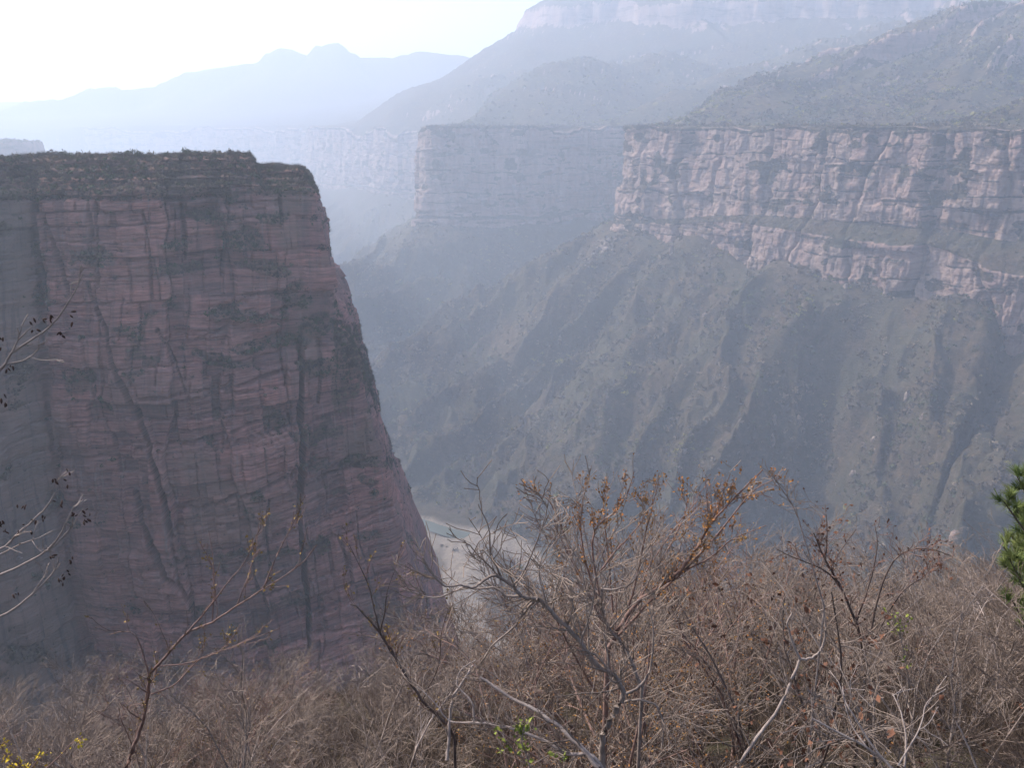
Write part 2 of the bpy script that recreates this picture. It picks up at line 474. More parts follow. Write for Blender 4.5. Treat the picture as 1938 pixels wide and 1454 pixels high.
def terrain_material():
    k = NT('canyon rock and scrub', .95, .05)
    p = k.pos()
    # rock: reddish grey sandstone in beds, sunlit patches painted in as paler colour
    warp = k.noise(k.scale(p, (.012, .012, .012)), 1, 3)
    sep = k.new('ShaderNodeSeparateXYZ'); k.lk(p, sep.inputs[0])
    zb = k.math('ADD', k.math('MULTIPLY', sep.outputs[2], .085), k.math('MULTIPLY', warp, 2.0))
    cmb = k.new('ShaderNodeCombineXYZ'); k.lk(zb, cmb.inputs[2])
    xy = k.scale(p, (.004, .004, 0)); ad = k.new('ShaderNodeVectorMath', operation='ADD')
    k.lk(cmb.outputs[0], ad.inputs[0]); k.lk(xy, ad.inputs[1])
    beds = k.noise(ad.outputs[0], 1.6, 6, .65)
    rockc = k.ramp(beds, [(.30, (.125, .086, .080)), (.45, (.225, .146, .128)), (.55, (.285, .190, .162)), (.70, (.180, .126, .114))])
    pale = k.ramp(k.noise(k.scale(p, (.03, .03, .012)), 1, 5, .6), [(.42, 0.0), (.62, 1.0)])
    rockc = k.mix(k.math('MULTIPLY', pale, .5), rockc, (.35, .265, .22))
    streak = k.ramp(k.noise(k.scale(p, (.16, .16, .010)), 1, 4, .6), [(.50, 0.0), (.66, 1.0)])
    rockc = k.mix(k.math('MULTIPLY', streak, .55), rockc, (.11, .095, .09))
    # scrub
    s1 = k.ramp(k.noise(k.scale(p, (.16, .16, .16)), 1, 6, .7), [(.32, (.030, .023, .016)), (.52, (.070, .051, .034)), (.70, (.118, .086, .057))])
    s2 = k.ramp(k.noise(k.scale(p, (.016, .016, .016)), 1, 4, .6), [(.40, 0.0), (.62, 1.0)])
    scrub = k.mix(k.math('MULTIPLY', s2, .6), s1, (.050, .052, .034))
    yel = k.ramp(k.noise(k.scale(p, (.09, .09, .09)), 1, 3, .6), [(.60, 0.0), (.70, 1.0)])
    hz = k.ramp(k.math('MULTIPLY', sep.outputs[2], .02), [(.0, 0.0), (.6, .55)])
    scrub = k.mix(k.math('MULTIPLY', yel, hz), scrub, (.20, .165, .045))
    # scree patches
    scr = k.ramp(k.noise(k.scale(p, (.06, .06, .05)), 1, 8, .85), [(.62, 0.0), (.72, 1.0)])
    scrub = k.mix(k.math('MULTIPLY', scr, .35), scrub, (.24, .20, .17))
    rk = k.attr('rock')
    brk = k.noise(k.scale(p, (.11, .11, .17)), 1, 5, .7)
    rkf = k.ramp(k.math('ADD', rk, k.math('MULTIPLY', k.math('SUBTRACT', brk, .5), 1.5)), [(.40, 0.0), (.58, 1.0)])
    bench_g = k.ramp(k.noise(k.scale(p, (.018, .018, .075)), 1, 7, .72), [(.54, 0.0), (.64, 1.0)])
    rockc = k.mix(k.math('MULTIPLY', bench_g, .85), rockc, s1)
    col = k.mix(rkf, scrub, rockc)
    gr = k.ramp(k.noise(k.scale(p, (.12, .12, .12)), 1, 6, .75), [(.35, (.165, .135, .108)), (.6, (.27, .22, .175))])
    col = k.mix(k.attr('gravel'), col, gr)
    col = k.mix(k.attr('bench'), col, (.36, .30, .22))
    hb = k.noise(k.scale(p, (.35, .35, .6)), 1, 6, .7)
    k.bump(hb, 3.0, .8)
    return k.done(col)

MAT_TERRAIN = terrain_material()
T_P, T_N, T_ROCK, T_INFO, T_DIST = build_terrain()

# ------------------------------------------------------------------ the cliff walls: a sheet along the rim, broken into beds and blocks
def build_cliffs():
    n0, n1 = 0, 26 * 4
    s_all = RIM_S[n0:n1]
    # sample spacing by distance from the viewpoint
    ss = [s_all[0]]
    while ss[-1] < s_all[-1] - 1:
        x = np.interp(ss[-1], s_all, RIM[n0:n1, 0]); y = np.interp(ss[-1], s_all, RIM[n0:n1, 1])
        r = math.hypot(x, y); vis = abs(math.atan2(x, y)) < .62
        ds = .95 if r < 1000 else (1.2 if r < 1300 else (1.7 if r < 1700 else 3.6))
        ss.append(ss[-1] + (ds if vis else 5.0))
    ss = np.array(ss)
    sid = np.interp(ss, s_all, np.arange(n0, n1))
    x = np.interp(ss, s_all, RIM[n0:n1, 0]); y = np.interp(ss, s_all, RIM[n0:n1, 1])
    s, H1, L, H2 = rim_profile(sid)
    # outward normals smoothed over about 30 m of rim
    su = np.arange(s_all[0], s_all[-1], 2.0)
    xu, yu = np.interp(su, s_all, RIM[n0:n1, 0]), np.interp(su, s_all, RIM[n0:n1, 1])
    tx, ty = np.gradient(xu), np.gradient(yu)
    kk = np.hanning(21); kk /= kk.sum()
    tx = np.convolve(np.pad(tx, 10, 'edge'), kk, 'valid'); ty = np.convolve(np.pad(ty, 10, 'edge'), kk, 'valid')
    l = np.hypot(tx, ty)
    nx, ny = np.interp(ss, su, ty / l), np.interp(ss, su, -tx / l)
    d0, _ = poly_sdf(x + nx * 3, y + ny * 3, RIM)
    if np.median(d0) > 0: nx, ny = -nx, -ny
    rows = []                                    # (section, fraction)
    for f in np.linspace(0, 1, 6, endpoint=False): rows.append((0, f))
    for f in np.linspace(0, 1, 112, endpoint=False): rows.append((1, f))
    for f in np.linspace(0, 1, 10, endpoint=False): rows.append((2, f))
    for f in np.linspace(0, 1, 56): rows.append((3, f))
    sec = np.array([r[0] for r in rows])[:, None]; fr = np.array([r[1] for r in rows])[:, None]
    S = np.broadcast_to(s, (len(rows), len(s)))
    notch = 9.0 * vn2(S / 21, S * 0, 801) * sst(vn2(S / 60, S * 0 + 1, 802), .35, .65)
    top = -.8 - notch * np.where(S < 1500, .8, 1.5)
    farr = sst(np.hypot(x, y), 1950, 2500)
    top = top - farr * 30 * vn2(S / 130, S * 0, 803)
    Hh2 = H2 + 26
    Z = np.where(sec == 0, -.9 + (top + .9) * fr,
        np.where(sec == 1, top + (-H1 - top) * fr,
        np.where(sec == 2, -H1 - .75 * L * fr, -H1 - .75 * L - Hh2 * fr)))
    O = np.where(sec == 0, -20 + 20 * fr, np.where(sec == 1, 9 * fr, np.where(sec == 2, 9 + L * fr, 9 + L + 7 * fr)))
    face = np.where((sec == 1) | (sec == 3), 1.0, np.where(sec == 2, .5, fr ** 2))
    face = np.broadcast_to(face, Z.shape)
    zz = Z + 7 * fbm2(S / 150, Z / 90, 811, 2) + 1.5 * fbm2(S / 30, Z / 20, 812, 2)
    disp = np.zeros_like(Z)
    # deep chimneys between buttresses
    u = S / 62.0 + .35 * fbm2(S / 70, Z / 60, 815, 3)
    c = np.floor(u); f = u - c
    big = _h(c, c * 0, 0, 816)
    disp += 13 * (big - .5) * sst(f, 0, .05) + 6 * (_h(c, np.floor(zz / 38), 0, 817) - .5)
    disp -= (3 + 9 * _h(c, c * 0, 0, 818)) * np.exp(-((np.minimum(f, 1 - f) * 62) / 2.6) ** 2)
    veg = np.zeros_like(Z)
    for ch, bw, am, sd in ((34.0, 19.0, 6.0, 1), (15.0, 8.5, 3.2, 2), (5.0, 5.0, 1.1, 3)):
        lv = zz / ch + .25 * vn2(S / 40, Z * 0, 820 + sd)
        k = np.floor(lv); g = lv - k
        uu = S / bw + 7.7 * _h(k, k * 0, 0, 830 + sd) + .30 * fbm2(S / 18, Z / 15, 835 + sd, 3)
        cc = np.floor(uu); gg = uu - cc
        r = _h(cc, k, 0, 840 + sd)
        disp += am * (r - .5) * 1.25
        em = np.minimum(gg, 1 - gg) * bw
        disp -= am * .70 * np.exp(-(em / .6) ** 2) * _h(cc, k, 0, 845 + sd)
        eb = np.minimum(g, 1 - g) * ch
        disp -= am * .20 * np.exp(-(eb / .5) ** 2) * sst(vn2(S / 22, k * 3.3, 850 + sd), .3, .7)
        if sd < 3:                                # growth on the treads
            veg = np.maximum(veg, np.exp(-((g - .93) * ch / (1.6 if sd == 1 else .8)) ** 2) * sst(vn2(S / 15, k * 2.1, 860 + sd), .42, .62))
    disp += 3.0 * fbm3(S / 26, Z / 20, Z * 0, 870, 3) + .9 * fbm2(S / 4.5, Z / 4, 875, 3)
    veg = np.maximum(veg, sst(fbm2(S / 20, Z / 14, 880, 4), .22, .42) * .85)
    veg = np.where(sec == 2, 1.0, veg); veg = np.where((sec == 0) & (fr < .75), 1.0, veg)
    veg = np.where((sec == 1), np.maximum(veg, sst(-fr, -.06, -.01) * .8), veg)
    disp = np.clip(disp, -13, 12) * face
    X2 = x + nx * (O + disp); Y2 = y + ny * (O + disp)
    Z2 = Z + np.where(sec == 2, 2.0 * fbm2(S / 9, Z / 5, 885, 3), 0)
    V = np.stack([X2, Y2, Z2], -1)
    tone = .5 + .5 * fbm2(S / 26, zz / 11, 886, 3) + .25 * (_h(np.floor(zz / 6.1), np.floor(S / 50 + 9 * _h(np.floor(zz / 6.1), zz * 0, 0, 888)), 0, 887) - .5)
    o = obj_from('cliff_wall', V.reshape(-1, 3), grid_faces(*V.shape[:2]), MAT_TERRAIN, attrs=dict(rock=1.0 - .95 * veg, gravel=np.zeros_like(Z), bench=np.zeros_like(Z), spur=tone))
    tag(o, 'long sheer wall of layered pinkish grey rock along the far rim', kind='structure')
    return V, veg, s
C_V, C_VEG, C_S = build_cliffs()

# ------------------------------------------------------------------ river
def build_river():
    pts = RIVER
    t = np.linspace(0, len(pts) - 1, 120)
    cx = np.interp(t, np.arange(len(pts)), pts[:, 0]); cy = np.interp(t, np.arange(len(pts)), pts[:, 1])
    k = np.ones(9) / 9
    cx = np.convolve(np.pad(cx, 4, 'edge'), k, 'valid'); cy = np.convolve(np.pad(cy, 4, 'edge'), k, 'valid')
    tx, ty = np.gradient(cx), np.gradient(cy)
    l = np.hypot(tx, ty); nx, ny = -ty / l, tx / l
    rows = []
    for w in (-9, -4, 0, 4, 9):
        rows.append(np.stack([cx + nx * w, cy + ny * w, np.full_like(cx, FLOOR_Z - 1.7)], -1))
    V = np.stack(rows)
    k2 = NT('river water', .12, .5)
    f = k2.noise(k2.scale(k2.pos(), (.2, .2, .2)), 1, 4)
    k2.bump(f, .4, .5)
    m = k2.done((.095, .105, .085))
    o = obj_from('river', V.reshape(-1, 3), grid_faces(5, 120), m, smooth=True)
    tag(o, 'thin greenish river on the gravel valley floor', kind='structure')
build_river()

# ------------------------------------------------------------------ haze: one closed box of even air round everything
def build_haze():
    x0, x1, y0, y1, z0, z1 = -6500, 6500, -900, 7200, -460, 520
    v = [(x0, y0, z0), (x1, y0, z0), (x1, y1, z0), (x0, y1, z0), (x0, y0, z1), (x1, y0, z1), (x1, y1, z1), (x0, y1, z1)]
    f = [(0, 3, 2, 1), (4, 5, 6, 7), (0, 1, 5, 4), (1, 2, 6, 5), (2, 3, 7, 6), (3, 0, 4, 7)]
    m = bpy.data.materials.new('haze air')
    m.use_nodes = True
    nt = m.node_tree
    nt.nodes.clear()
    out = nt.nodes.new('ShaderNodeOutputMaterial')
    pv = nt.nodes.new('ShaderNodeVolumePrincipled')
    pv.inputs['Color'].default_value = (.725, .83, 1.0, 1)
    pv.inputs['Density'].default_value = HAZE_DENSITY
    pv.inputs['Anisotropy'].default_value = .28
    nt.links.new(pv.outputs[0], out.inputs['Volume'])
    o = obj_from('haze', v, np.array(f), m)
    tag(o, 'pale blue haze filling the canyon', kind='stuff')
HAZE_DENSITY = 0.00037
build_haze()
# ------------------------------------------------------------------ the near mesa: a sheer stack of sandstone beds
SIL = np.array([(300, 572), (330, 585), (345, 592), (380, 601), (420, 613), (470, 624), (560, 632), (618, 636), (632, 640), (644, 658), (660, 668), (680, 681), (740, 693), (790, 707), (840, 721), (890, 737), (940, 745), (990, 761), (1040, 770), (1080, 783), (1120, 799), (1180, 822), (1260, 855), (1450, 930)], float)
INNER = np.array([(300, 66), (375, 70), (450, 76), (540, 85), (750, 92), (900, 110), (1050, 132), (1200, 165), (1300, 185), (1450, 215)], float)
M_RIM = -18.5
CRACKS = [  # polylines in photo pixels on the face, half width (m), depth (m)
    ([(172, 535), (190, 585), (210, 622), (222, 680), (242, 722), (262, 775), (282, 830), (300, 885), (316, 950), (328, 1010)], .55, 3.6),
    ([(262, 930), (280, 985), (300, 1035), (322, 1082), (352, 1112), (372, 1152)], .55, 3.4),
    ([(568, 640), (566, 760), (569, 880), (563, 960), (568, 1030), (577, 1090), (585, 1160), (582, 1230)], .62, 3.8),
    ([(84, 385), (104, 440), (130, 520), (142, 560)], .38, 1.6),
    ([(190, 385), (193, 470), (196, 540)], .32, 1.3),
    ([(272, 400), (285, 470), (290, 560)], .3, 1.1),
    ([(345, 372), (350, 440), (352, 490)], .4, 1.5),
    ([(432, 372), (428, 430), (422, 520)], .6, 2.0),
    ([(528, 350), (530, 420)], .4, 1.6),
    ([(300, 620), (330, 680), (352, 740)], .28, .9),
    ([(505, 940), (500, 1000), (508, 1070), (505, 1110)], .4, 1.0),
    ([(640, 1010), (655, 1060), (668, 1100)], .35, 1.2),
    ([(600, 640), (606, 700), (600, 760)], .4, 1.3),
    ([(430, 640), (440, 740), (436, 830)], .22, .7),
    ([(240, 560), (236, 640)], .22, .7)]
BEDCRACKS = [  # long open bedding planes in photo pixels
    ([(0, 378), (95, 372), (190, 374), (270, 372), (345, 378), (432, 366)], .5, 2.2),
    ([(330, 962), (380, 965), (430, 942), (480, 925), (560, 884)], .45, 2.0),
    ([(265, 752), (330, 745), (420, 735), (520, 700), (600, 690)], .35, 1.3),
    ([(250, 832), (330, 845), (400, 830), (470, 800), (560, 770)], .35, 1.5),
    ([(600, 905), (690, 872), (745, 862)], .4, 1.5),
    ([(640, 1000), (720, 965), (770, 955)], .35, 1.4),
    ([(600, 1165), (680, 1130), (800, 1115)], .4, 1.4),
    ([(590, 1200), (700, 1175), (830, 1160)], .4, 1.6),
    ([(370, 640), (470, 600), (560, 575)], .4, 1.3),
    ([(430, 560), (540, 545), (620, 560)], .35, 1.0)]
VEGZ = [  # bushy ledges: centre px, py, half width, half height, depth of the shelf (m)
    (462, 455, 36, 26, 2.6), (505, 505, 52, 22, 2.0), (548, 560, 36, 40, 2.0), (432, 588, 72, 16, 2.6), (590, 618, 46, 26, 2.4), (648, 668, 32, 26, 1.6), (672, 712, 30, 24, 1.2),
    (388, 672, 42, 15, 1.5), (455, 690, 44, 14, 1.4), (660, 878, 76, 14, 3.0), (330, 470, 34, 13, 1.6), (398, 412, 34, 14, 1.5), (610, 690, 40, 20, 1.4), (470, 655, 60, 12, 1.2),
    (40, 700, 24, 12, .8), (60, 1240, 60, 20, 1.4), (250, 620, 30, 8, .9), (520, 410, 40, 12, 1.2), (350, 505, 40, 10, 1.0), (700, 1010, 40, 9, 1.0), (560, 640, 70, 14, 1.4)]

def build_mesa():
    # vertical profile rows: (height z, shift back over the top, share of batter)
    rows = []
    for w in (260, 200, 160, 130, 110): rows.append((-12.6 - (w - 95) * .14, w))
    for w in np.linspace(95, 16, 34): rows.append((-9.0 - (w - 15) * .045, w))
    zl = np.linspace(-9.0, M_RIM, 58)
    for z in zl:
        f = (z + 9.0) / (M_RIM + 9.0)
        st = np.floor(f * 4) / 4 + .25 * sst((f * 4) % 1.0, 0.0, .35)
        rows.append((z, 15 * (1 - st) ** 1.15))
    for z in np.linspace(M_RIM - .3, -172, 440): rows.append((z, 0))
    for z in np.linspace(-174, -420, 26): rows.append((z, 0))
    rows = np.array(rows)
    z, back = rows[:, 0], rows[:, 1]
    zf = np.minimum(z, M_RIM)
    Yf = 252 - .135 * (M_RIM - zf)
    NL, NF, NS = 84, 460, 64
    cols = []
    def pyof(zz, YY):
        return proj(np.zeros_like(zz), YY, zz)[1]
    def xof(px, zz, YY):
        return (px - CX) / FPX * (YY * CT - zz * ST)
    Cx = xof(np.interp(pyof(zf, Yf), INNER[:, 0], INNER[:, 1]), zf, Yf)
    Yr = Yf + 24
    Rx = xof(np.interp(pyof(zf, Yr), SIL[:, 0], SIL[:, 1]), zf, Yr) - 2.6
    X = np.zeros((len(z), NL + NF + NS)); Y = np.zeros_like(X)
    tl = np.linspace(1, 0, NL, endpoint=False)
    for j, t in enumerate(tl):                       # left wall, coming towards the viewer
        X[:, j] = Cx - 42 * t - 5 * t * t; Y[:, j] = Yf - 78 * t
    uf = np.linspace(0, 1, NF)
    for j, u in enumerate(uf):
        X[:, NL + j] = Cx + (Rx - 4.5 - Cx) * u
        Y[:, NL + j] = Yf + 20.5 * sst(np.array(u), .30, 1.15) / sst(np.array(1.0), .30, 1.15)
    a0 = np.linspace(0, 1, NS + 1)[1:]
    for j, u in enumerate(a0):
        if u < .5:
            th = u / .5 * math.radians(75)
            X[:, NL + NF + j] = Rx - 4.5 + 6.0 * math.sin(th) * .98
            Y[:, NL + NF + j] = Yf + 20.5 + 5 * (1 - math.cos(th)) + 1.5 * u
        else:
            v = (u - .5) / .5
            X[:, NL + NF + j] = Rx - 4.5 + 5.68 - 9 * v - 22 * v * v
            Y[:, NL + NF + j] = Yf + 20.5 + 4.46 + 150 * v ** 1.6
    Z = np.repeat(z[:, None], X.shape[1], 1)
    tx = np.gradient(X, axis=1); ty = np.gradient(Y, axis=1)
    kk = np.ones(9) / 9
    def sm(a):
        p = np.pad(a, ((0, 0), (4, 4)), 'edge')
        return sum(p[:, i:i + a.shape[1]] for i in range(9)) / 9
    l = np.hypot(tx, ty); nx, ny = sm(ty / l), sm(-tx / l)
    l = np.hypot(nx, ny); nx /= l; ny /= l
    # arc length along the wall
    S = np.cumsum(np.hypot(np.gradient(X, axis=1), np.gradient(Y, axis=1)), axis=1)
    S = S - S[:, NL:NL + 1]
    PX, PY = proj(X, Y, Z)
    face = np.where(Z < M_RIM + 2, 1.0, 0.0)
    facew = sst(Z, M_RIM + 9.0, M_RIM - .5)
    # ---- beds
    tilt = .16 * np.maximum(S - 55, 0) * sst(-Z, 50, 95)
    zz = Z - tilt + 1.6 * fbm2(S / 38, Z / 40, 301, 3) + 3.0 * (vn2(S / 60, Z / 70, 302) - .5)
    disp = np.zeros_like(X)
    thin = sst(vn2(S / 24 + 3, Z / 13, 303), .40, .66)
    tone = np.zeros_like(X)
    rng = np.random.default_rng(5)
    for mean, amp, notch, sd in ((7.5, 2.0, 1.5, 1), (2.9, .9, .8, 2), (1.1, .22, .22, 3)):
        th = rng.uniform(.45, 1.6, 700) * mean
        edges = np.concatenate([[0], np.cumsum(th)])
        u = zz + 520
        k = np.clip(np.searchsorted(edges, u.ravel()).reshape(u.shape) - 1, 0, len(th) - 1)
        fr = (u - edges[k]) / th[k]
        cell = np.floor(S / (mean * 3.2) + 11.3 * _h(k, k * 0, 0, 310 + sd))
        r = _h(k, cell, 0, 320 + sd)
        tone += (r - .5) * (.8, .6, .35)[sd - 1] * (1 if sd < 3 else thin)
        edge_m = np.minimum(fr, 1 - fr) * th[k]
        w = 1.0 if sd == 1 else thin
        lat = .35 + 1.3 * sst(vn2(S / 13, k * 1.7, 330 + sd), .3, .7)
        disp += w * amp * (r - .5) * 1.3 - w * lat * notch * np.exp(-(edge_m / (.16 if sd < 3 else .10)) ** 2)
    # ---- joints: vertical blocks
    for wid, amp, sd in ((17.0, 4.6, 1), (6.6, 1.9, 2)):
        lev = np.floor((zz + 3 * fbm2(S / 30, Z / 30, 340 + sd, 2)) / (wid * 1.8))
        u = S / wid + .28 * fbm2(S / 17, Z / 24, 350 + sd, 3) + 4.7 * _h(lev, lev * 0, 0, 360 + sd) * (sd > 1)
        c = np.floor(u); fr = u - c
        r = _h(c, lev * (sd > 1), 0, 370 + sd)
        ed = np.minimum(fr, 1 - fr) * wid
        tone += (r - .5) * (.5, .3)[sd - 1]
        disp += amp * (r - .5) * 1.2 - (.25 + .9 * sst(vn2(c, Z / 14, 380 + sd), .4, .75)) * amp * .45 * np.exp(-(ed / .22) ** 2)
    disp += 2.6 * fbm3(S / 34, Z / 30, Z * 0, 390, 3) + .9 * fbm2(S / 7, Z / 9, 395, 3) + .30 * fbm2(S / 1.9, Z / 1.7, 397, 3)
    # left wall: ribs that run down it
    lw = sst(-S, -3, 6)
    disp = disp * (1 - .35 * lw) + lw * (2.4 * (np.abs(2 * vn2(S / 8.5 + .4 * fbm2(S / 20, Z / 30, 401, 2), Z / 95, 402) - 1) - .4) + 1.0 * (vn2(S / 3.1, Z / 40, 403) - .5))
    # ---- named cracks
    def pl_dist(P):
        d = np.full(PX.shape, 1e9)
        P = np.array(P, float)
        for a, b in zip(P[:-1], P[1:]):
            e = b - a
            t = np.clip(((PX - a[0]) * e[0] + (PY - a[1]) * e[1]) / (e @ e), 0, 1)
            d = np.minimum(d, np.hypot(PX - a[0] - t * e[0], PY - a[1] - t * e[1]))
        return d
    wob = 3.2 * fbm2(S / 5, Z / 5, 410, 3)
    mpp = (Y * CT - Z * ST) / FPX          # metres per photo pixel
    for P, hw, dp in CRACKS + BEDCRACKS:
        d = (pl_dist(P) + wob * .7) * mpp * .9; hw = hw * .85; dp = dp * 2.2
        q = vn2(S / 6 + dp, Z / 9, 415)
        disp -= dp * (.35 + .9 * q) * np.exp(-(np.abs(d) / (hw * (.7 + .9 * q))) ** 4)
    # inner corner is a deep shaded gully
    disp -= 3.0 * np.exp(-(S / 1.6) ** 2) * (.4 + vn2(S * 0, Z / 17, 416))
    # ---- bushy shelves
    veg = np.zeros_like(X)
    for cx, cy, hw, hh, dp in VEGZ:
        e = np.sqrt(((PX - cx) / hw) ** 2 + ((PY - cy) / hh) ** 2) + 1.1 * fbm2(S / 8, Z / 3.5, 420, 4)
        m = sst(e, 1.25, .35)
        veg = np.maximum(veg, m)
        v = (PY - cy) / hh
        disp += m * dp * np.clip(v, -1, 1) * .75
    disp *= facew
    # ledges at the rim: broken benches, bushy
    led = sst(Z, M_RIM - 3.5, M_RIM + 1.5)
    lb = led * (Z > -20)
    disp += lb * (1.5 * fbm2(S / 9, Z / 2.2, 430, 3) + 1.1 * (_h(np.floor(S / 7 + 2.2 * np.floor(Z / 2.1)), np.floor(Z / 2.1), 0, 431) - .5))
    veg = np.maximum(veg, led * sst(vn2(S / 8, Z / 1.6, 433), .04, .24) * .97)
    veg = np.maximum(veg, sst(Z, -10.6, -9.6))
    mott = sst(fbm2(S / 9, Z / 7, 440, 4), .30, .52) * .8 * face
    veg = np.maximum(veg, mott)
    # the shoulder below the step on the right edge is overgrown
    veg = np.maximum(veg, sst(PX, 610, 640) * sst(PY, 600, 640) * sst(PY, 820, 740) * sst(vn2(S / 4, Z / 4, 441), .3, .55))
    disp = np.clip(disp, -9, 6.5) * (1 - .45 * sst(S - S[:, NL + NF - 1:NL + NF], -9, -1))
    bx, by = -.35, .94
    X2 = X + nx * disp + bx * back[:, None]
    Y2 = Y + ny * disp + by * back[:, None]
    top = sst(back, 8, 14)[:, None]
    Z2 = Z + top * (.9 * fbm2(X2 / 9, Y2 / 9, 450, 3) + .3 * fbm2(X2 / 2, Y2 / 2, 451, 2)) - .25 * lb * vn2(S / 3, Z / 2, 452)
    # the top falls away behind the corner and drops a step before it
    SR = S[:, NL + NF - 1:NL + NF]
    upp = sst(Z, -60, -12)
    Z2 = Z2 - upp * .075 * np.maximum(Y - 272, 0) - sst(Z, M_RIM - 4, -10) * 3.8 * sst(S - SR, -9, -7)
    tan = sst(fbm2(S / 18, Z / 14, 460, 3) + .9 * np.exp(-(((PX - 440) / 90) ** 2 + ((PY - 990) / 70) ** 2)), .25, .6)
    V = np.stack([X2, Y2, Z2], -1)
    o = obj_from('mesa_cliff', V.reshape(-1, 3), grid_faces(*X.shape)[:, ::-1], MAT_MESA, smooth=False,
                 attrs=dict(tone=tone, veg=veg, tan=tan, left=lw * face, sarc=S, ztilt=zz))
    tag(o, 'sheer purplish red sandstone mesa with thin beds, long cracks and a bushy flat top', kind='structure')
    return V, veg, S, PX, PY, nx, ny, NL, NF, NS

def mesa_material():
    k = NT('mesa sandstone', .93, .08)
    p = k.pos()
    sa, zt = k.attr('sarc'), k.attr('ztilt')
    c = k.new('ShaderNodeCombineXYZ')
    k.lk(k.math('MULTIPLY', sa, .030), c.inputs[0]); k.lk(k.math('MULTIPLY', zt, .55), c.inputs[1])
    beds = k.noise(c.outputs[0], 1.0, 8, .72)
    col = k.ramp(beds, [(.28, (.125, .062, .066)), (.42, (.255, .122, .112)), (.50, (.36, .185, .158)), (.58, (.21, .112, .110)), (.66, (.34, .185, .160)), (.78, (.45, .30, .25))])
    c2 = k.new('ShaderNodeCombineXYZ')
    k.lk(k.math('MULTIPLY', sa, .17), c2.inputs[0]); k.lk(k.math('MULTIPLY', zt, 1.5), c2.inputs[1])
    fine = k.ramp(k.noise(c2.outputs[0], 1.0, 6, .7), [(.34, .5), (.5, 1.0), (.68, 1.35)])
    col = k.mix(1.0, col, fine, 'MULTIPLY')
    tn = k.attr('tone')
    tr = k.ramp(k.math('ADD', k.math('MULTIPLY', tn, .8), .5), [(.1, (.55, .50, .55)), (.42, (.95, .90, .90)), (.62, (1.15, 1.02, .98)), (.9, (1.45, 1.32, 1.22))])
    col = k.mix(1.0, col, tr, 'MULTIPLY')
    big = k.ramp(k.noise(k.scale(p, (.045, .045, .05)), 1, 4, .6), [(.38, 0.0), (.62, 1.0)])
    col = k.mix(k.math('MULTIPLY', big, .45), col, (.215, .165, .145))
    col = k.mix(k.math('MULTIPLY', k.attr('tan'), .55), col, (.23, .165, .125))
    # stains washed down from the rim
    c3 = k.new('ShaderNodeCombineXYZ')
    k.lk(k.math('MULTIPLY', sa, .42), c3.inputs[0]); k.lk(k.math('MULTIPLY', zt, .022), c3.inputs[1])
    st = k.ramp(k.noise(c3.outputs[0], 1.0, 5, .65), [(.52, 0.0), (.68, 1.0)])
    col = k.mix(k.math('MULTIPLY', st, .38), col, (.085, .078, .080))
    st2 = k.ramp(k.noise(c3.outputs[0], 1.7, 4, .6), [(.60, 0.0), (.72, 1.0)])
    col = k.mix(k.math('MULTIPLY', st2, .40), col, (.31, .27, .24))
    lf = k.attr('left')
    lcol = k.mix(st, k.mix(big, (.30, .225, .175), (.22, .185, .155)), (.125, .115, .11))
    col = k.mix(k.math('MULTIPLY', lf, .75), col, lcol)
    vg = k.attr('veg')
    vn = k.noise(k.scale(p, (.7, .7, .9)), 1, 6, .75)
    vf = k.ramp(k.math('ADD', vg, k.math('MULTIPLY', k.math('SUBTRACT', vn, .5), 1.2)), [(.42, 0.0), (.62, 1.0)])
    vc = k.ramp(k.noise(k.scale(p, (.5, .5, .5)), 1, 5, .7), [(.35, (.055, .046, .036)), (.5, (.105, .088, .062)), (.68, (.155, .122, .085))])
    col = k.mix(k.math('MULTIPLY', vf, .5), col, vc)
    hb = k.noise(c2.outputs[0], 1.6, 8, .75)
    hb2 = k.noise(k.scale(p, (1.1, 1.1, 1.8)), 1, 6, .7)
    k.bump(k.math('ADD', k.math('MULTIPLY', hb, .8), k.math('MULTIPLY', hb2, .6)), 1.0, 1.0)
    return k.done(col)
MAT_MESA = mesa_material()
M_V, M_VEG, M_S, M_PX, M_PY, M_NX, M_NY, M_NL, M_NF, M_NS = build_mesa()
# ------------------------------------------------------------------ vegetation helpers
def tubes(lines, sides):
    """lines: list of (points (n,3), radii (n)); joins them into one tube mesh; each tube is capped by its own taper"""
    V, F, off = [], [], 0
    by = {}
    for p, r in lines: by.setdefault(len(p), []).append((p, r))
    ang = np.arange(sides) * 2 * math.pi / sides
    for n, L in by.items():
        P = np.array([p for p, _ in L]); R = np.array([r for _, r in L])
        T = np.gradient(P, axis=1); T /= np.linalg.norm(T, axis=-1, keepdims=True) + 1e-9
        ref = np.where(np.abs(T[..., 2:3]) > .9, np.array([1., 0, 0]), np.array([0., 0, 1]))
        A = np.cross(T, ref); A /= np.linalg.norm(A, axis=-1, keepdims=True) + 1e-9
        B = np.cross(T, A)
        ring = P[:, :, None] + R[:, :, None, None] * (A[:, :, None] * np.cos(ang)[:, None] + B[:, :, None] * np.sin(ang)[:, None])
        m = len(L)
        V.append(ring.reshape(-1, 3))
        idx = np.arange(m * n * sides).reshape(m, n, sides) + off
        a = idx[:, :-1]; b = idx[:, 1:]
        F.append(np.stack([a, np.roll(a, -1, 2), np.roll(b, -1, 2), b], -1).reshape(-1, 4))
        off += m * n * sides
    return np.concatenate(V), np.concatenate(F)

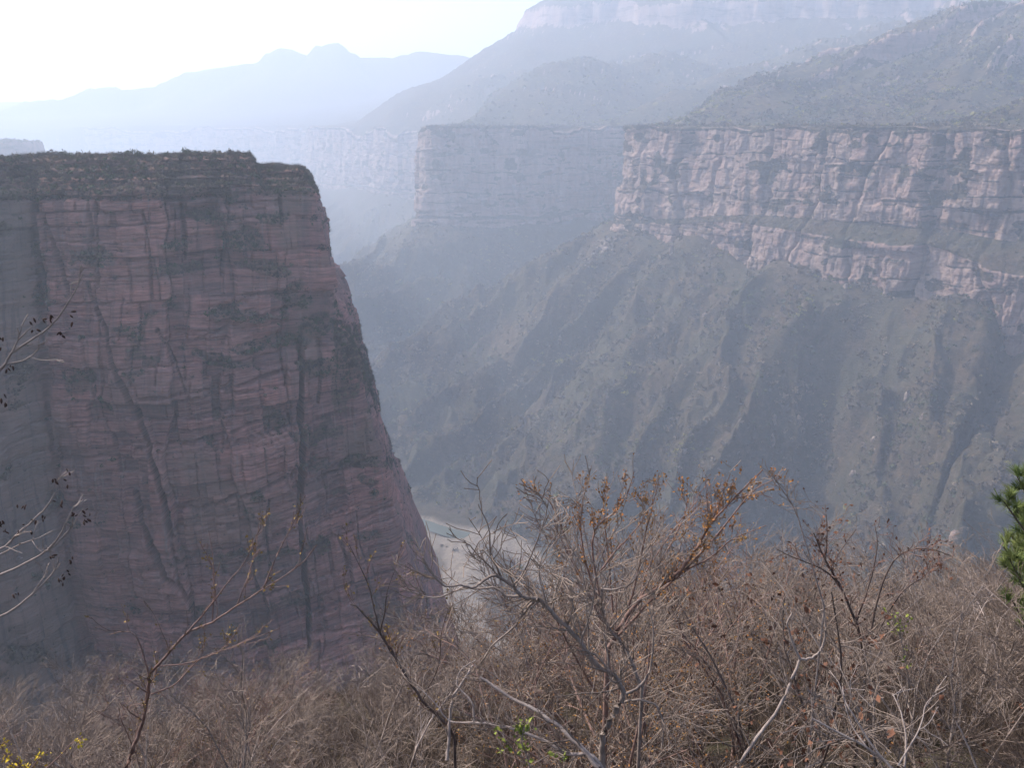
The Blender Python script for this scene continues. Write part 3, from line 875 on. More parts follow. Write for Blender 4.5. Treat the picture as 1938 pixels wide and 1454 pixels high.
def catmull(P, per=5):
    P = np.asarray(P, float)
    Q = np.concatenate([[2 * P[0] - P[1]], P, [2 * P[-1] - P[-2]]])
    out = []
    for i in range(1, len(Q) - 2):
        for t in np.linspace(0, 1, per, endpoint=False):
            a, b, c, d = Q[i - 1], Q[i], Q[i + 1], Q[i + 2]
            out.append(.5 * ((2 * b) + (-a + c) * t + (2 * a - 5 * b + 4 * c - d) * t * t + (-a + 3 * b - 3 * c + d) * t ** 3))
    out.append(P[-1])
    return np.array(out)

def unit(v):
    return v / (np.linalg.norm(v) + 1e-9)

def shoot(rng, p, d, length, r, n, wob=.25, up=.15, curl=None):
    pts = [p]; d = unit(d)
    if curl is None: curl = rng.normal(0, .055, 3)
    for i in range(n - 1):
        d = unit(d + rng.normal(0, wob, 3) * .5 + curl + np.array([0, 0, up]) * .5)
        pts.append(pts[-1] + d * length / (n - 1))
    t = np.linspace(0, 1, n)
    return np.array(pts), r * (1 - .72 * t)

def side_dir(rng, d, ang):
    v = rng.normal(0, 1, 3); v = unit(v - d * (v @ d))
    return unit(d * math.cos(ang) + v * math.sin(ang))

def branchlets(rng, line, count, lrange, rmul, n, ang=(.5, 1.0), wob=.25, up=.1, t0=.2, taper=.6):
    p, r = line
    out = []
    for k in range(count):
        t = t0 + (1 - t0) * rng.random() ** .9
        f = t * (len(p) - 1); i = min(int(f), len(p) - 2); f -= i
        q = p[i] * (1 - f) + p[i + 1] * f
        d = unit(p[i + 1] - p[i])
        rr = (r[i] * (1 - f) + r[i + 1] * f) * rmul
        L = rng.uniform(*lrange) * (1 - taper * t)
        out.append(shoot(rng, q, side_dir(rng, d, rng.uniform(*ang)), L, rr, n, wob, up))
    return out

def leaflets(rng, lines, per, size, spread=.01, t0=.1, jitter=.5):
    """small folded leaf or bud quads along twigs"""
    C, D = [], []
    for p, r in lines:
        k = rng.poisson(per)
        if not k: continue
        t = (t0 + (1 - t0) * rng.random(k)) * (len(p) - 1)
        i = np.minimum(t.astype(int), len(p) - 2); f = (t - i)[:, None]
        C.append(p[i] * (1 - f) + p[i + 1] * f + rng.normal(0, spread, (k, 3)))
        D.append(np.repeat((p[-1] - p[0])[None], k, 0))
    if not C: return np.zeros((0, 3)), np.zeros((0, 4), int)
    C = np.concatenate(C); D = np.concatenate(D)
    n = len(C)
    u = D / (np.linalg.norm(D, axis=1, keepdims=True) + 1e-9) + rng.normal(0, .7, (n, 3))
    u /= np.linalg.norm(u, axis=1, keepdims=True)
    w = np.cross(u, rng.normal(0, 1, (n, 3))); w /= np.linalg.norm(w, axis=1, keepdims=True) + 1e-9
    nn = np.cross(u, w)
    s = (size * (1 + jitter * (rng.random(n) * 2 - 1)))[:, None]
    a = C; b = C + u * s * .55 + w * s * .33; c = C + u * s + nn * s * .12; d = C + u * s * .55 - w * s * .33
    m = C + u * s * .5 + nn * s * .14
    V = np.stack([a, b, c, d, m], 1).reshape(-1, 3)
    k = np.arange(n) * 5
    F = np.concatenate([np.stack([k, k + 1, k + 4], -1), np.stack([k + 1, k + 2, k + 4], -1), np.stack([k + 2, k + 3, k + 4], -1), np.stack([k + 3, k, k + 4], -1)])
    return V, F

def bark(name, c1, c2, c3=None, sc=22):
    k = NT(name, .85, .2)
    p = k.pos()
    f = k.ramp(k.noise(p, sc, 4, .6), [(.36, 0.0), (.64, 1.0)])
    col = k.mix(f, c1, c2)
    g = k.ramp(k.noise(p, 1.7, 2), [(.42, 0.0), (.6, 1.0)])
    col = k.mix(k.math('MULTIPLY', g, .6), col, c3 or c2)
    k.bump(k.noise(p, 140, 3), .004, .6)
    return k.done(col)

B_GREY = bark('grey brown bark', (.150, .118, .102), (.29, .235, .205), (.23, .18, .155))
B_RED = bark('reddish bark', (.135, .080, .068), (.25, .165, .140), (.19, .12, .10))
B_PALE = bark('pale dry bark', (.21, .165, .148), (.35, .29, .26), (.27, .215, .19))
B_DARK = bark('dark bark', (.060, .046, .042), (.135, .098, .084))
B_TWIG = bark('fine dry twigs', (.145, .108, .088), (.33, .258, .215), (.21, .16, .13), 6)
B_UNDER = bark('dark dead stalks', (.085, .062, .048), (.16, .120, .095), (.11, .082, .064), 6)  # darker than the other barks so the paler twigs stand out
B_TWIG2 = bark('brown dry twigs', (.165, .120, .095), (.28, .210, .168), (.205, .148, .116), 6)
M_BUD = simple_mat('orange brown young leaves', (.36, .145, .045), (.27, .155, .05), 9)
M_BUDY = simple_mat('ochre buds', (.30, .19, .055), (.22, .15, .06), 9)
M_POD = simple_mat('dark dry seed pods', (.040, .022, .018), (.085, .045, .033), 30)
M_DRY = simple_mat('dry russet leaves', (.17, .075, .045), (.105, .055, .038), 20)
M_YEL = simple_mat('yellow blossom', (.62, .47, .04), (.52, .36, .03), 12)
M_GRN = simple_mat('fresh green leaves', (.15, .19, .035), (.22, .23, .05), 12)
M_NEED = simple_mat('pine needles', (.10, .145, .045), (.20, .225, .075), 5)

# ------------------------------------------------------------------ the near slope
def ground_z(x, y):
    x = np.asarray(x, float); y = np.asarray(y, float)
    z = -1.62 - .615 * np.minimum(y, 21) + .13 * np.clip(x, -30, 30) * sst(y, -2, 5)
    z = z - 1.25 * np.maximum(y - 21, 0) - .55 * np.maximum(y - 60, 0)
    z = np.where(y < 0, -1.62 + .25 * np.minimum(-y, 12), z)
    return z + .35 * fbm2(x / 3.1, y / 3.1, 501, 4) + .9 * fbm2(x / 9, y / 9, 502, 3) * sst(y, 6, 14)

def build_ground():
    r = np.concatenate([np.linspace(.05, 3, 24), np.linspace(3.1, 30, 190), np.linspace(31, 190, 70)])
    a = np.radians(np.concatenate([np.linspace(-180, -56, 40, endpoint=False), np.linspace(-55, 55, 260), np.linspace(57, 180, 40)]))
    A, R = np.meshgrid(a, r)
    X, Y = R * np.sin(A), R * np.cos(A)
    Z = ground_z(X, Y)
    Z = np.where(Z < -420, -420 - .01 * R, Z)
    k = NT('leaf litter and earth', .95, .05)
    p = k.pos()
    c = k.ramp(k.noise(p, 3.5, 8, .75), [(.32, (.040, .030, .023)), (.5, (.085, .063, .047)), (.66, (.16, .122, .090))])
    g = k.ramp(k.noise(p, .6, 4, .6), [(.5, 0.0), (.66, 1.0)])
    c = k.mix(k.math('MULTIPLY', g, .5), c, (.10, .105, .05))
    k.bump(k.noise(p, 9, 7, .75), .12, 1.0)
    o = obj_from('hillside', np.stack([X, Y, Z], -1).reshape(-1, 3), grid_faces(*X.shape)[:, ::-1], k.done(c))
    tag(o, 'steep brown near slope under the bare thicket', kind='structure')
build_ground()

# ------------------------------------------------------------------ scattered growth that nobody could count (instanced tufts)
def tuft_mesh(name, mat, seed, n=16, flat=.75):
    rng = np.random.default_rng(seed)
    c = rng.normal(0, 1, (n, 3)); c /= np.linalg.norm(c, axis=1, keepdims=True)
    c *= (rng.random((n, 1)) ** .4) * np.array([.5, .5, .42 * flat]); c[:, 2] += .36 * flat
    u = rng.normal(0, 1, (n, 3)); u /= np.linalg.norm(u, axis=1, keepdims=True)
    w = np.cross(u, rng.normal(0, 1, (n, 3))); w /= np.linalg.norm(w, axis=1, keepdims=True)
    s = rng.uniform(.12, .30, (n, 1))
    V = np.stack([c - u * s, c + w * s * .6, c + u * s * 1.1, c - w * s * .5], 1).reshape(-1, 3)
    F = np.arange(n * 4).reshape(-1, 4)
    return mesh_from(name, V, F, mat)

def twig_tuft_mesh(name, mat, seed, n=60):
    rng = np.random.default_rng(seed)
    L = []
    for k in range(n):
        a = rng.uniform(0, 2 * math.pi); e = rng.uniform(.15, 1.1)
        d = np.array([math.cos(a) * math.sin(e), math.sin(a) * math.sin(e), math.cos(e)])
        p0 = rng.normal(0, .08, 3) * np.array([1, 1, 0])
        L.append(shoot(rng, p0, d, rng.uniform(.5, 1.05), .010, 4, .35, .05))
    V, F = tubes(L, 3)
    return mesh_from(name, V, F, mat)

def scatter(name, label, pts, sc, idx, protos, seed=1, flatten=None):
    me = bpy.data.meshes.new(name)
    me.vertices.add(len(pts)); me.vertices.foreach_set('co', np.asarray(pts, np.float32).ravel())
    rng = np.random.default_rng(seed)
    a = me.attributes.new('sc', 'FLOAT', 'POINT'); a.data.foreach_set('value', np.asarray(sc, np.float32))
    a = me.attributes.new('idx', 'INT', 'POINT'); a.data.foreach_set('value', np.asarray(idx, np.int32))
    a = me.attributes.new('rot', 'FLOAT_VECTOR', 'POINT')
    rot = np.stack([rng.normal(0, .15, len(pts)), rng.normal(0, .15, len(pts)), rng.uniform(0, 6.28, len(pts))], -1)
    a.data.foreach_set('vector', rot.astype(np.float32).ravel())
    me.update()
    o = link(bpy.data.objects.new(name, me))
    c = bpy.data.collections.new(name + ' kinds')
    for k, m in enumerate(protos):
        c.objects.link(bpy.data.objects.new('%s_kind_%02d' % (name, k), m))
    g = bpy.data.node_groups.new(name, 'GeometryNodeTree')
    g.interface.new_socket('Geometry', in_out='INPUT', socket_type='NodeSocketGeometry')
    g.interface.new_socket('Geometry', in_out='OUTPUT', socket_type='NodeSocketGeometry')
    N = g.nodes
    gi, go = N.new('NodeGroupInput'), N.new('NodeGroupOutput')
    ip = N.new('GeometryNodeInstanceOnPoints'); ci = N.new('GeometryNodeCollectionInfo')
    ci.inputs['Collection'].default_value = c
    ci.inputs['Separate Children'].default_value = True
    ci.inputs['Reset Children'].default_value = True
    def na(nm, typ):
        q = N.new('GeometryNodeInputNamedAttribute'); q.data_type = typ; q.inputs['Name'].default_value = nm
        return q.outputs[0]
    L = g.links
    L.new(gi.outputs[0], ip.inputs['Points']); L.new(ci.outputs[0], ip.inputs['Instance'])
    ip.inputs['Pick Instance'].default_value = True
    L.new(na('idx', 'INT'), ip.inputs['Instance Index'])
    e2r = N.new('FunctionNodeEulerToRotation'); L.new(na('rot', 'FLOAT_VECTOR'), e2r.inputs[0]); L.new(e2r.outputs[0], ip.inputs['Rotation'])
    L.new(na('sc', 'FLOAT'), ip.inputs['Scale'])
    L.new(ip.outputs[0], go.inputs[0])
    md = o.modifiers.new('scatter', 'NODES'); md.node_group = g
    return tag(o, label, kind='stuff')

SC_GREY = simple_mat('bare grey brown scrub', (.050, .041, .033), (.105, .083, .062), .12, .95, .05)
SC_TAN = simple_mat('tan dry scrub', (.14, .112, .078), (.20, .155, .108), .15, .95, .05)
SC_OLIVE = simple_mat('olive scrub', (.046, .056, .026), (.085, .092, .045), .15, .95, .05)
SC_YEL = simple_mat('yellow green scrub', (.20, .17, .045), (.15, .15, .05), .2, .95, .05)

def scatter_slopes():
    rng = np.random.default_rng(77)
    P = T_P; nr, nc = T_DIST.shape
    area = np.zeros((nr, nc))
    e1 = np.linalg.norm(np.cross(P[1:, :-1] - P[:-1, :-1], P[:-1, 1:] - P[:-1, :-1]), axis=-1)
    area[:-1, :-1] = e1
    w = np.minimum(area, 30) * np.clip(1 - 1.3 * T_ROCK, .06, 1) * (T_DIST < 2300) * (T_DIST > 480) * (T_INFO['dr'] > 16)
    w *= np.where(T_INFO['bed'] < 46, .04, 1)
    w *= np.where(T_DIST > 1500, .45, 1)
    w *= (.12 + 1.6 * sst(vn2(P[..., 0] / 30, P[..., 1] / 30, 701) * .6 + .4 * vn2(P[..., 0] / 9, P[..., 1] / 9, 702), .25, .75)) * ((T_INFO['d'] > 14) | (T_INFO['d'] < -T_INFO['qb'] + 3))
    w[-1, :] = 0; w[:, -1] = 0
    w = w.ravel() / w.sum()
    n = 115000
    k = rng.choice(nr * nc, n, p=w)
    i, j = k // nc, k % nc
    u, v = rng.random((n, 1)), rng.random((n, 1))
    pts = P[i, j] + u * (P[i + 1, j] - P[i, j]) + v * (P[i, j + 1] - P[i, j])
    pts[:, 2] -= .3
    sc = rng.lognormal(1.0, .55, n).clip(.9, 9)
    sc *= np.where(T_ROCK[i, j] > .4, .6, 1)
    pat = fbm2(pts[:, 0] / 45, pts[:, 1] / 45, 711, 3) + rng.normal(0, .35, n)
    hi = pts[:, 2] > 3
    kind = np.where(pat > .42, 2, np.where(pat < -.35, 1, 0))
    yel = (fbm2(pts[:, 0] / 30, pts[:, 1] / 30, 721, 3) + rng.normal(0, .25, n)) > np.where(hi, .38, .72)
    kind = np.where(yel, 3, kind)
    # and along the benches of the cliff wall
    cw = (C_VEG * (C_V[..., 1] < 1800)).copy(); cw[-1] = 0; cw[:, -1] = 0
    cw = np.where(cw > .35, cw, .006 * (C_V[..., 1] < 1800)); cw = cw.ravel() / cw.sum()
    m = 15000
    kc = rng.choice(cw.size, m, p=cw)
    cp = C_V.reshape(-1, 3)[kc] + rng.normal(0, .35, (m, 3))
    pts = np.concatenate([pts, cp]); sc = np.concatenate([sc, rng.lognormal(.35, .45, m).clip(.6, 3.2)])
    kind = np.concatenate([kind, rng.choice([0, 0, 0, 1, 2], m)]); n += m
    idx = kind * 3 + rng.integers(0, 3, n)
    protos = []
    for m, mat in enumerate((SC_GREY, SC_TAN, SC_OLIVE, SC_YEL)):
        for s in range(3): protos.append(tuft_mesh('scrub clump', mat, 40 + m * 3 + s))
    scatter('scrub_vegetation', 'grey brown and olive scrub covering the canyon slopes', pts, sc, idx, protos)

def scatter_mesa():
    rng = np.random.default_rng(78)
    V = M_V; nr, nc = M_VEG.shape
    area = np.zeros((nr, nc))
    area[:-1, :-1] = np.linalg.norm(np.cross(V[1:, :-1] - V[:-1, :-1], V[:-1, 1:] - V[:-1, :-1]), axis=-1)
    vis = (M_PX > -120) & (M_PX < 1000) & (V[..., 2] > -200)
    w = np.minimum(area, 2.0) * vis * (np.clip(M_VEG - .25, 0, 1) + .012)
    w = w * np.where(V[..., 2] > -12, .9, 1)
    w = w.ravel() / w.sum()
    n = 42000
    k = rng.choice(nr * nc, n, p=w)
    i, j = np.minimum(k // nc, nr - 2), np.minimum(k % nc, nc - 2)
    pts = V[i, j] + rng.random((n, 1)) * (V[i + 1, j] - V[i, j]) + rng.random((n, 1)) * (V[i, j + 1] - V[i, j])
    sc = rng.lognormal(-.15, .45, n).clip(.3, 2.2)
    pat = fbm2(pts[:, 0] / 9, pts[:, 2] / 9 + pts[:, 1] / 9, 731, 3) + rng.normal(0, .4, n)
    kind = np.where(pat > .5, 2, np.where(pat < -.3, 1, 0))
    kind = np.where((kind == 1) & (rng.random(n) < .5), 0, kind)
    idx = kind * 3 + rng.integers(0, 3, n)
    protos = []
    for m, mat in enumerate((B_TWIG, SC_TAN, SC_OLIVE)):
        for s in range(3):
            protos.append(tuft_mesh('ledge clump', mat, 60 + m * 3 + s, 26) if m else twig_tuft_mesh('ledge twigs', SC_GREY, 60 + s, 46))
    scatter('ledge_vegetation', 'dry grass and low scrub on the ledges and top of the mesa', pts, sc, idx, protos, 3)

scatter_slopes()
scatter_mesa()
# ------------------------------------------------------------------ thicket shrubs: one of each kind is grown, then copied
def to_shrub(parts, name, label, cat, group=None, loc=(0, 0, 0)):
    root = empty(name, loc, label, cat, group)
    for nm, lines, sides, mat, kind in parts:
        V, F = tubes(lines, sides)
        o = obj_from(nm, V, F, mat, root, smooth=sides > 4)
        if kind: o['kind'] = kind
    return root

def add_leaves(root, nm, lines, per, size, mat, spread, seed, t0=.1):
    V, F = leaflets(np.random.default_rng(seed), lines, per, size, spread, t0)
    if len(V):
        o = obj_from(nm, V, F, mat, root); o['kind'] = 'stuff'
        return o

def grow_arching(seed, h=2.2, nst=7, tilt=.35):
    rng = np.random.default_rng(seed)
    stems, br, tw = [], [], []
    for s in range(nst):
        a = rng.uniform(0, 2 * math.pi); e = abs(rng.normal(tilt, .22))
        d = np.array([math.cos(a) * math.sin(e), math.sin(a) * math.sin(e), math.cos(e)])
        L = shoot(rng, np.array([math.cos(a), math.sin(a), 0]) * rng.uniform(0, .12) + np.array([0, 0, -.15]), d, h * rng.uniform(.7, 1.12), rng.uniform(.008, .017), 10, .30, .03)
        stems.append(L)
        b = branchlets(rng, L, rng.integers(9, 15), (.35, .95), .62, 7, (.35, .95), .26, .12, .18)
        br += b
        for q in b:
            t = branchlets(rng, q, rng.integers(5, 9), (.14, .5), .6, 5, (.4, 1.0), .28, .10, .1)
            tw += t
            for u in t:
                if rng.random() < .55: tw += branchlets(rng, u, 2, (.07, .20), .75, 4, (.4, 1.0), .4, .1, .2)
    return stems, br, [(p, np.maximum(r, .0020)) for p, r in tw]

def grow_broom(seed, h=2.0, n=60, lean=(-.45, 0)):
    rng = np.random.default_rng(seed)
    stems, br, tw = [], [], []
    for s in range(n):
        a = rng.uniform(0, 2 * math.pi)
        d = np.array([lean[0] + rng.normal(0, .30), lean[1] + rng.normal(0, .30), 1.0])
        L = shoot(rng, np.array([math.cos(a), math.sin(a), 0]) * rng.uniform(0, .28) + np.array([0, 0, -.1]), d, h * rng.uniform(.55, 1.15), rng.uniform(.0035, .007), 8, .16, -.05, np.array([lean[0] * .16, 0, -.02]) + rng.normal(0, .03, 3))
        (stems if s < 12 else br).append(L)
        t = branchlets(rng, L, rng.integers(7, 12), (.2, .6), .7, 5, (.15, .55), .2, .05, .2)
        tw += t
        for u in t:
            if rng.random() < .5: tw += branchlets(rng, u, 2, (.1, .25), .8, 4, (.2, .6), .25, .05, .2)
    return stems, br, [(p, np.maximum(r, .0018)) for p, r in tw]

def make_kind(kind, seed):
    """returns (parts spec, leaf spec)"""
    if kind == 'grey':
        s, b, t = grow_arching(seed)
        return [('stem', s, 5, B_GREY, 'stuff'), ('branches', b, 4, B_GREY, 'stuff'), ('twigs', t, 3, B_TWIG, 'stuff')], None
    if kind == 'red':
        s, b, t = grow_arching(seed, 2.2, 8, .30)
        return [('stem', s, 5, B_RED, 'stuff'), ('branches', b, 4, B_RED, 'stuff'), ('twigs', t, 3, B_RED, 'stuff')], ('buds', t, .8, .015, M_BUDY, .006)
    if kind == 'orange':
        s, b, t = grow_arching(seed, 2.3, 9, .28)
        return [('stem', s, 5, B_RED, 'stuff'), ('branches', b, 4, B_GREY, 'stuff'), ('twigs', t, 3, B_TWIG, 'stuff')], ('leaves', t, 1.0, .015, M_BUD, .008)
    if kind == 'broom':
        s, b, t = grow_broom(seed)
        return [('stem', s, 4, B_TWIG2, 'stuff'), ('branches', b, 3, B_TWIG2, 'stuff'), ('twigs', t, 3, B_TWIG2, 'stuff')], None
    if kind == 'pale':
        s, b, t = grow_arching(seed, 2.1, 6, .42)
        return [('stem', s, 5, B_PALE, 'stuff'), ('branches', b, 4, B_PALE, 'stuff'), ('twigs', t, 3, B_TWIG, 'stuff')], None
    if kind == 'pod':
        s, b, t = grow_arching(seed, 2.2, 6, .40)
        return [('stem', s, 5, B_DARK, 'stuff'), ('branches', b, 4, B_GREY, 'stuff'), ('twigs', t, 3, B_TWIG, 'stuff')], ('dry_leaves', t[::4], 2.2, .034, M_DRY, .012)

KIND_NAME = dict(grey='bare_shrub', red='budding_shrub', orange='budding_shrub', broom='broom_shrub', pale='bare_shrub', pod='dry_leaved_shrub')
def kind_label(kind, px):
    where = ('under the mesa face', 'in the middle of the near thicket', 'in the tangle towards the pine')[0 if px < 780 else (1 if px < 1420 else 2)]
    lb, gp = KIND_LABEL[kind]
    if kind in ('grey', 'red', 'pale'):
        return lb + ' ' + where, gp + ' ' + where
    return lb, gp
KIND_LABEL = dict(
    grey=('bare grey brown twiggy shrub', 'grey shrubs'),
    red=('reddish twigged shrub with ochre buds', 'reddish budding shrubs'),
    orange=('shrub with orange brown young leaves among the bare bushes', 'orange leaved shrubs of the near thicket'),
    broom=('dense broom-like brown shrub with fine leaning twigs beside the pine', 'broom-like shrubs below the pine'),
    pale=('pale dry shrub with whitish stems', 'pale shrubs'),
    pod=('shrub with russet dry leaves at the edge of the thicket', 'dry leaved shrubs of the near thicket'))

PROTO = {}
def proto(kind, var):
    key = (kind, var)
    if key not in PROTO:
        spec, lf = make_kind(kind, 900 + 37 * var + 7 * len(kind) + ord(kind[0]))
        ms = []
        for nm, lines, sides, mat, kd in spec:
            V, F = tubes(lines, sides)
            ms.append((nm, mesh_from(nm, V, F, mat)))
        if lf:
            V, F = leaflets(np.random.default_rng(var + 5), lf[1], lf[2], lf[3], lf[5])
            ms.append((lf[0], mesh_from(lf[0], V, F, lf[4])))
        top = max(p[:, 2].max() for p, _ in spec[-1][1])
        PROTO[key] = (ms, top)
    return PROTO[key]

def place_shrub(kind, var, x, y, h, rz, rng):
    ms, top = proto(kind, var)
    gz = float(ground_z(x, y)); lb, gp = kind_label(kind, proj(x, y, gz)[0])
    sc = max(h / top, .78)                        # a low bush is a whole one rooted deeper down the bank
    root = empty(KIND_NAME[kind], (x, y, gz - .05 - max(0, sc * top - h)), lb, 'shrub', gp, rz, sc)
    root.rotation_euler = (rng.normal(0, .10), rng.normal(0, .10), rz)
    for nm, me in ms:
        o = link(bpy.data.objects.new(nm, me), root)
        o['kind'] = 'stuff'

def top_limit(px):
    """photo row up to which the thicket reaches, by photo column"""
    return np.interp(px, [-300, 0, 250, 560, 700, 800, 860, 960, 1100, 1300, 1450, 1600, 1750, 1850, 2000, 2300], [1285, 1275, 1250, 1262, 1205, 1215, 1180, 1040, 975, 970, 985, 1015, 1025, 1030, 1005, 990])

def thicket():
    rng = np.random.default_rng(4)
    n = 0
    for Y, step in ((4.6, .95), (5.6, .9), (6.8, .95), (8.0, 1.0), (9.4, 1.05), (11.0, 1.15), (12.8, 1.25), (14.8, 1.35), (17.0, 1.5), (19.2, 1.6)):
        half = Y * .76 + .8
        x = -half + rng.uniform(0, step)
        while x < half:
            xx, yy = x + rng.normal(0, .18), Y + rng.normal(0, .32)
            gz = float(ground_z(xx, yy))
            px, py = proj(xx, yy, gz)
            tl = top_limit(px) + abs(rng.normal(0, 45)) - 12
            yc = -(tl - CY) / FPX
            zt = (yc * CT - ST) / (yc * ST + CT) * yy
            h = zt - gz
            h = min(h, rng.uniform(1.7, 2.5) if not (860 < px < 1500 and yy > 5) else rng.uniform(2.0, 3.1))
            x += step * rng.uniform(.75, 1.25)
            if h < .45: continue
            r = rng.random()
            if px > 1560 and r < .62: k = 'broom'
            elif 880 < px < 1480: k = 'orange' if r < .42 else ('grey' if r < .72 else ('red' if r < .86 else 'pale'))
            elif px > 1400: k = 'pod' if r < .40 else ('grey' if r < .75 else 'pale')
            else: k = 'grey' if r < .52 else ('red' if r < .68 else 'pale')
            rz = rng.uniform(-.5, .5) if k == 'broom' else rng.uniform(0, 6.28)
            place_shrub(k, int(rng.integers(0, 3 if k in ('grey', 'orange', 'broom') else 2)), xx, yy, h, rz, rng)
            n += 1
    return n
thicket()

# dry grass and fine twigs under the shrubs
def undergrowth():
    rng = np.random.default_rng(12)
    n = 2600
    Y = 3.2 + 19 * rng.random(n) ** .8
    X = (rng.random(n) * 2 - 1) * (Y * .8 + .5)
    Z = ground_z(X, Y)
    sc = rng.uniform(.2, .5, n)
    px = proj(X, Y, Z)[0]
    idx = rng.integers(0, 3, n) + 3 * (rng.random(n) < np.where(px > 1500, .6, .25))
    protos = [twig_tuft_mesh('dry tuft', B_UNDER, 80 + s, 40) for s in range(3)] + [twig_tuft_mesh('brown tuft', B_UNDER if s else B_TWIG2, 90 + s, 40) for s in range(3)]
    for m in protos:
        co = np.empty(len(m.vertices) * 3, np.float32); m.vertices.foreach_get('co', co)
    scatter('undergrowth', 'fine dry grass and twigs under the shrubs on the near slope', np.stack([X, Y, Z], -1), sc, idx, protos, 6)
undergrowth()
# ------------------------------------------------------------------ the shrubs one can tell apart, limb by limb
def limb(pts, w0, w1, per=5):
    """pts: (photo px, py, distance m); widths in photo pixels at both ends"""
    P = np.array([pw(*p) for p in pts])
    Yv = np.array([p[2] for p in pts], float)
    C = catmull(P, per)
    t = np.linspace(0, 1, len(C))
    r = (w0 + (w1 - w0) * t ** .8) * .5 / FPX * np.interp(t, np.linspace(0, 1, len(Yv)), Yv) * (.95 if w0 > 10 else .85)
    rng = np.random.default_rng(int(abs(pts[0][0] * 7 + pts[-1][1] * 13)) % 100000)
    C[1:-1] += rng.normal(0, 1, (len(C) - 2, 3)) * r[1:-1, None] * .25
    return C, r

def to_ground(p, lean=(0, 0)):
    """a few points that lead a trunk from p down to the slope"""
    p = np.asarray(p, float)
    g = np.array([p[0] + lean[0], p[1] + lean[1], 0.0]); g[2] = float(ground_z(g[0], g[1])) - .08
    return g

def hero(name, label, trunk, limbs, bmat, tmat, seed, twn=6, tl=(.15, .5), sub=4, subl=(.08, .25), tw_r=.0018, leaf=None, group=None, cat='shrub', lean=(0, 0), up=.1, ang=(.4, 1.0), cap=None):
    rng = np.random.default_rng(seed)
    tr = limb(*trunk)
    g = to_ground(tr[0][0], lean)
    ext = catmull(np.array([g, (g * .45 + tr[0][0] * .55), tr[0][0]]), 4)[:-1]
    tr = (np.concatenate([ext, tr[0]]), np.concatenate([np.linspace(tr[1][0] * 1.25, tr[1][0], len(ext)), tr[1]]))
    root = empty(name, tuple(g), label, cat, group)
    def loc(lines): return [(p - g, r) for p, r in lines]
    V, F = tubes(loc([tr]), 8)
    obj_from('stem', V, F, bmat, root, smooth=True)
    L = [tr]
    for l in limbs:
        q = limb(*l); L.append(q)
        V, F = tubes(loc([q]), 7)
        obj_from('branch', V, F, bmat, root, smooth=True)
    tw = []
    for q in L:
        ln = np.linalg.norm(np.diff(q[0], axis=0), axis=1).sum()
        n = max(2, int(twn * ln / .6))
        t = branchlets(rng, q, n, tl, .55, 6, ang, .35, up, .15 if q is not tr else .35, .45)
        t = [(p, np.clip(r, tw_r, .005)) for p, r in t]
        tw += t
        for u in t:
            s = branchlets(rng, u, rng.integers(max(1, sub - 2), sub + 2), subl, .75, 4, ang, .4, up, .15)
            tw += [(p, np.maximum(r, tw_r)) for p, r in s]
    if cap:
        tw = [(p, r) for p, r in tw if proj(*p[-1])[1] > cap + 22 * rng.normal(0, 1)]
    if tw:
        V, F = tubes(loc(tw), 3)
        o = obj_from('twigs', V, F, tmat, root); o['kind'] = 'stuff'
    if leaf:
        nm, mat, per, size, spread = leaf
        V, F = leaflets(rng, loc(tw + L[1:]), per, size, spread)
        o = obj_from(nm, V, F, mat, root); o['kind'] = 'stuff'
    return root, L, tw, g

def Yp(pts, Y0, Y1=None):
    Y1 = Y0 if Y1 is None else Y1
    n = len(pts)
    return [(px, py, Y0 + (Y1 - Y0) * i / max(1, n - 1)) for i, (px, py) in enumerate(pts)]

# centre: the big bare shrub whose trunk bends to the left
hero('bare_shrub', 'large bare shrub with a thick crooked trunk arching left across the thicket',
     (Yp([(1142, 1454), (1140, 1394), (1164, 1349), (1180, 1314), (1161, 1279), (1130, 1262), (1099, 1217), (1064, 1179), (1036, 1151), (1019, 1134), (991, 1130), (970, 1109)], 3.6, 3.5), 15, 8),
     [(Yp([(970, 1109), (950, 1096), (932, 1090), (908, 1106), (894, 1113), (873, 1108), (842, 1109), (814, 1082), (800, 1057)], 3.5, 3.4), 9, 4),
      (Yp([(991, 1130), (960, 1128), (935, 1113), (905, 1115), (880, 1112), (860, 1120), (820, 1132), (760, 1115)], 3.5, 3.6), 8, 3),
      (Yp([(970, 1109), (990, 1085), (1010, 1040), (1030, 985), (1040, 940)], 3.5, 3.4), 6, 2),
      (Yp([(950, 1096), (930, 1050), (925, 1000), (905, 955)], 3.5, 3.3), 6, 2),
      (Yp([(1180, 1314), (1210, 1300), (1232, 1262), (1236, 1190), (1228, 1150)], 3.6, 3.7), 9, 3),
      (Yp([(1182, 1330), (1210, 1325), (1240, 1336), (1255, 1370), (1252, 1420)], 3.6, 3.5), 7, 4),
      (Yp([(1099, 1217), (1120, 1150), (1130, 1080), (1150, 1020)], 3.5, 3.4), 6, 2),
      (Yp([(1019, 1134), (1000, 1150), (970, 1190), (930, 1225), (905, 1270)], 3.5, 3.7), 7, 4),
      (Yp([(1036, 1151), (1020, 1080), (1040, 1030), (1080, 985)], 3.5, 3.6), 5, 2)],
     B_GREY, B_TWIG, 1, 8, (.15, .45), 5, (.08, .26), .0019)
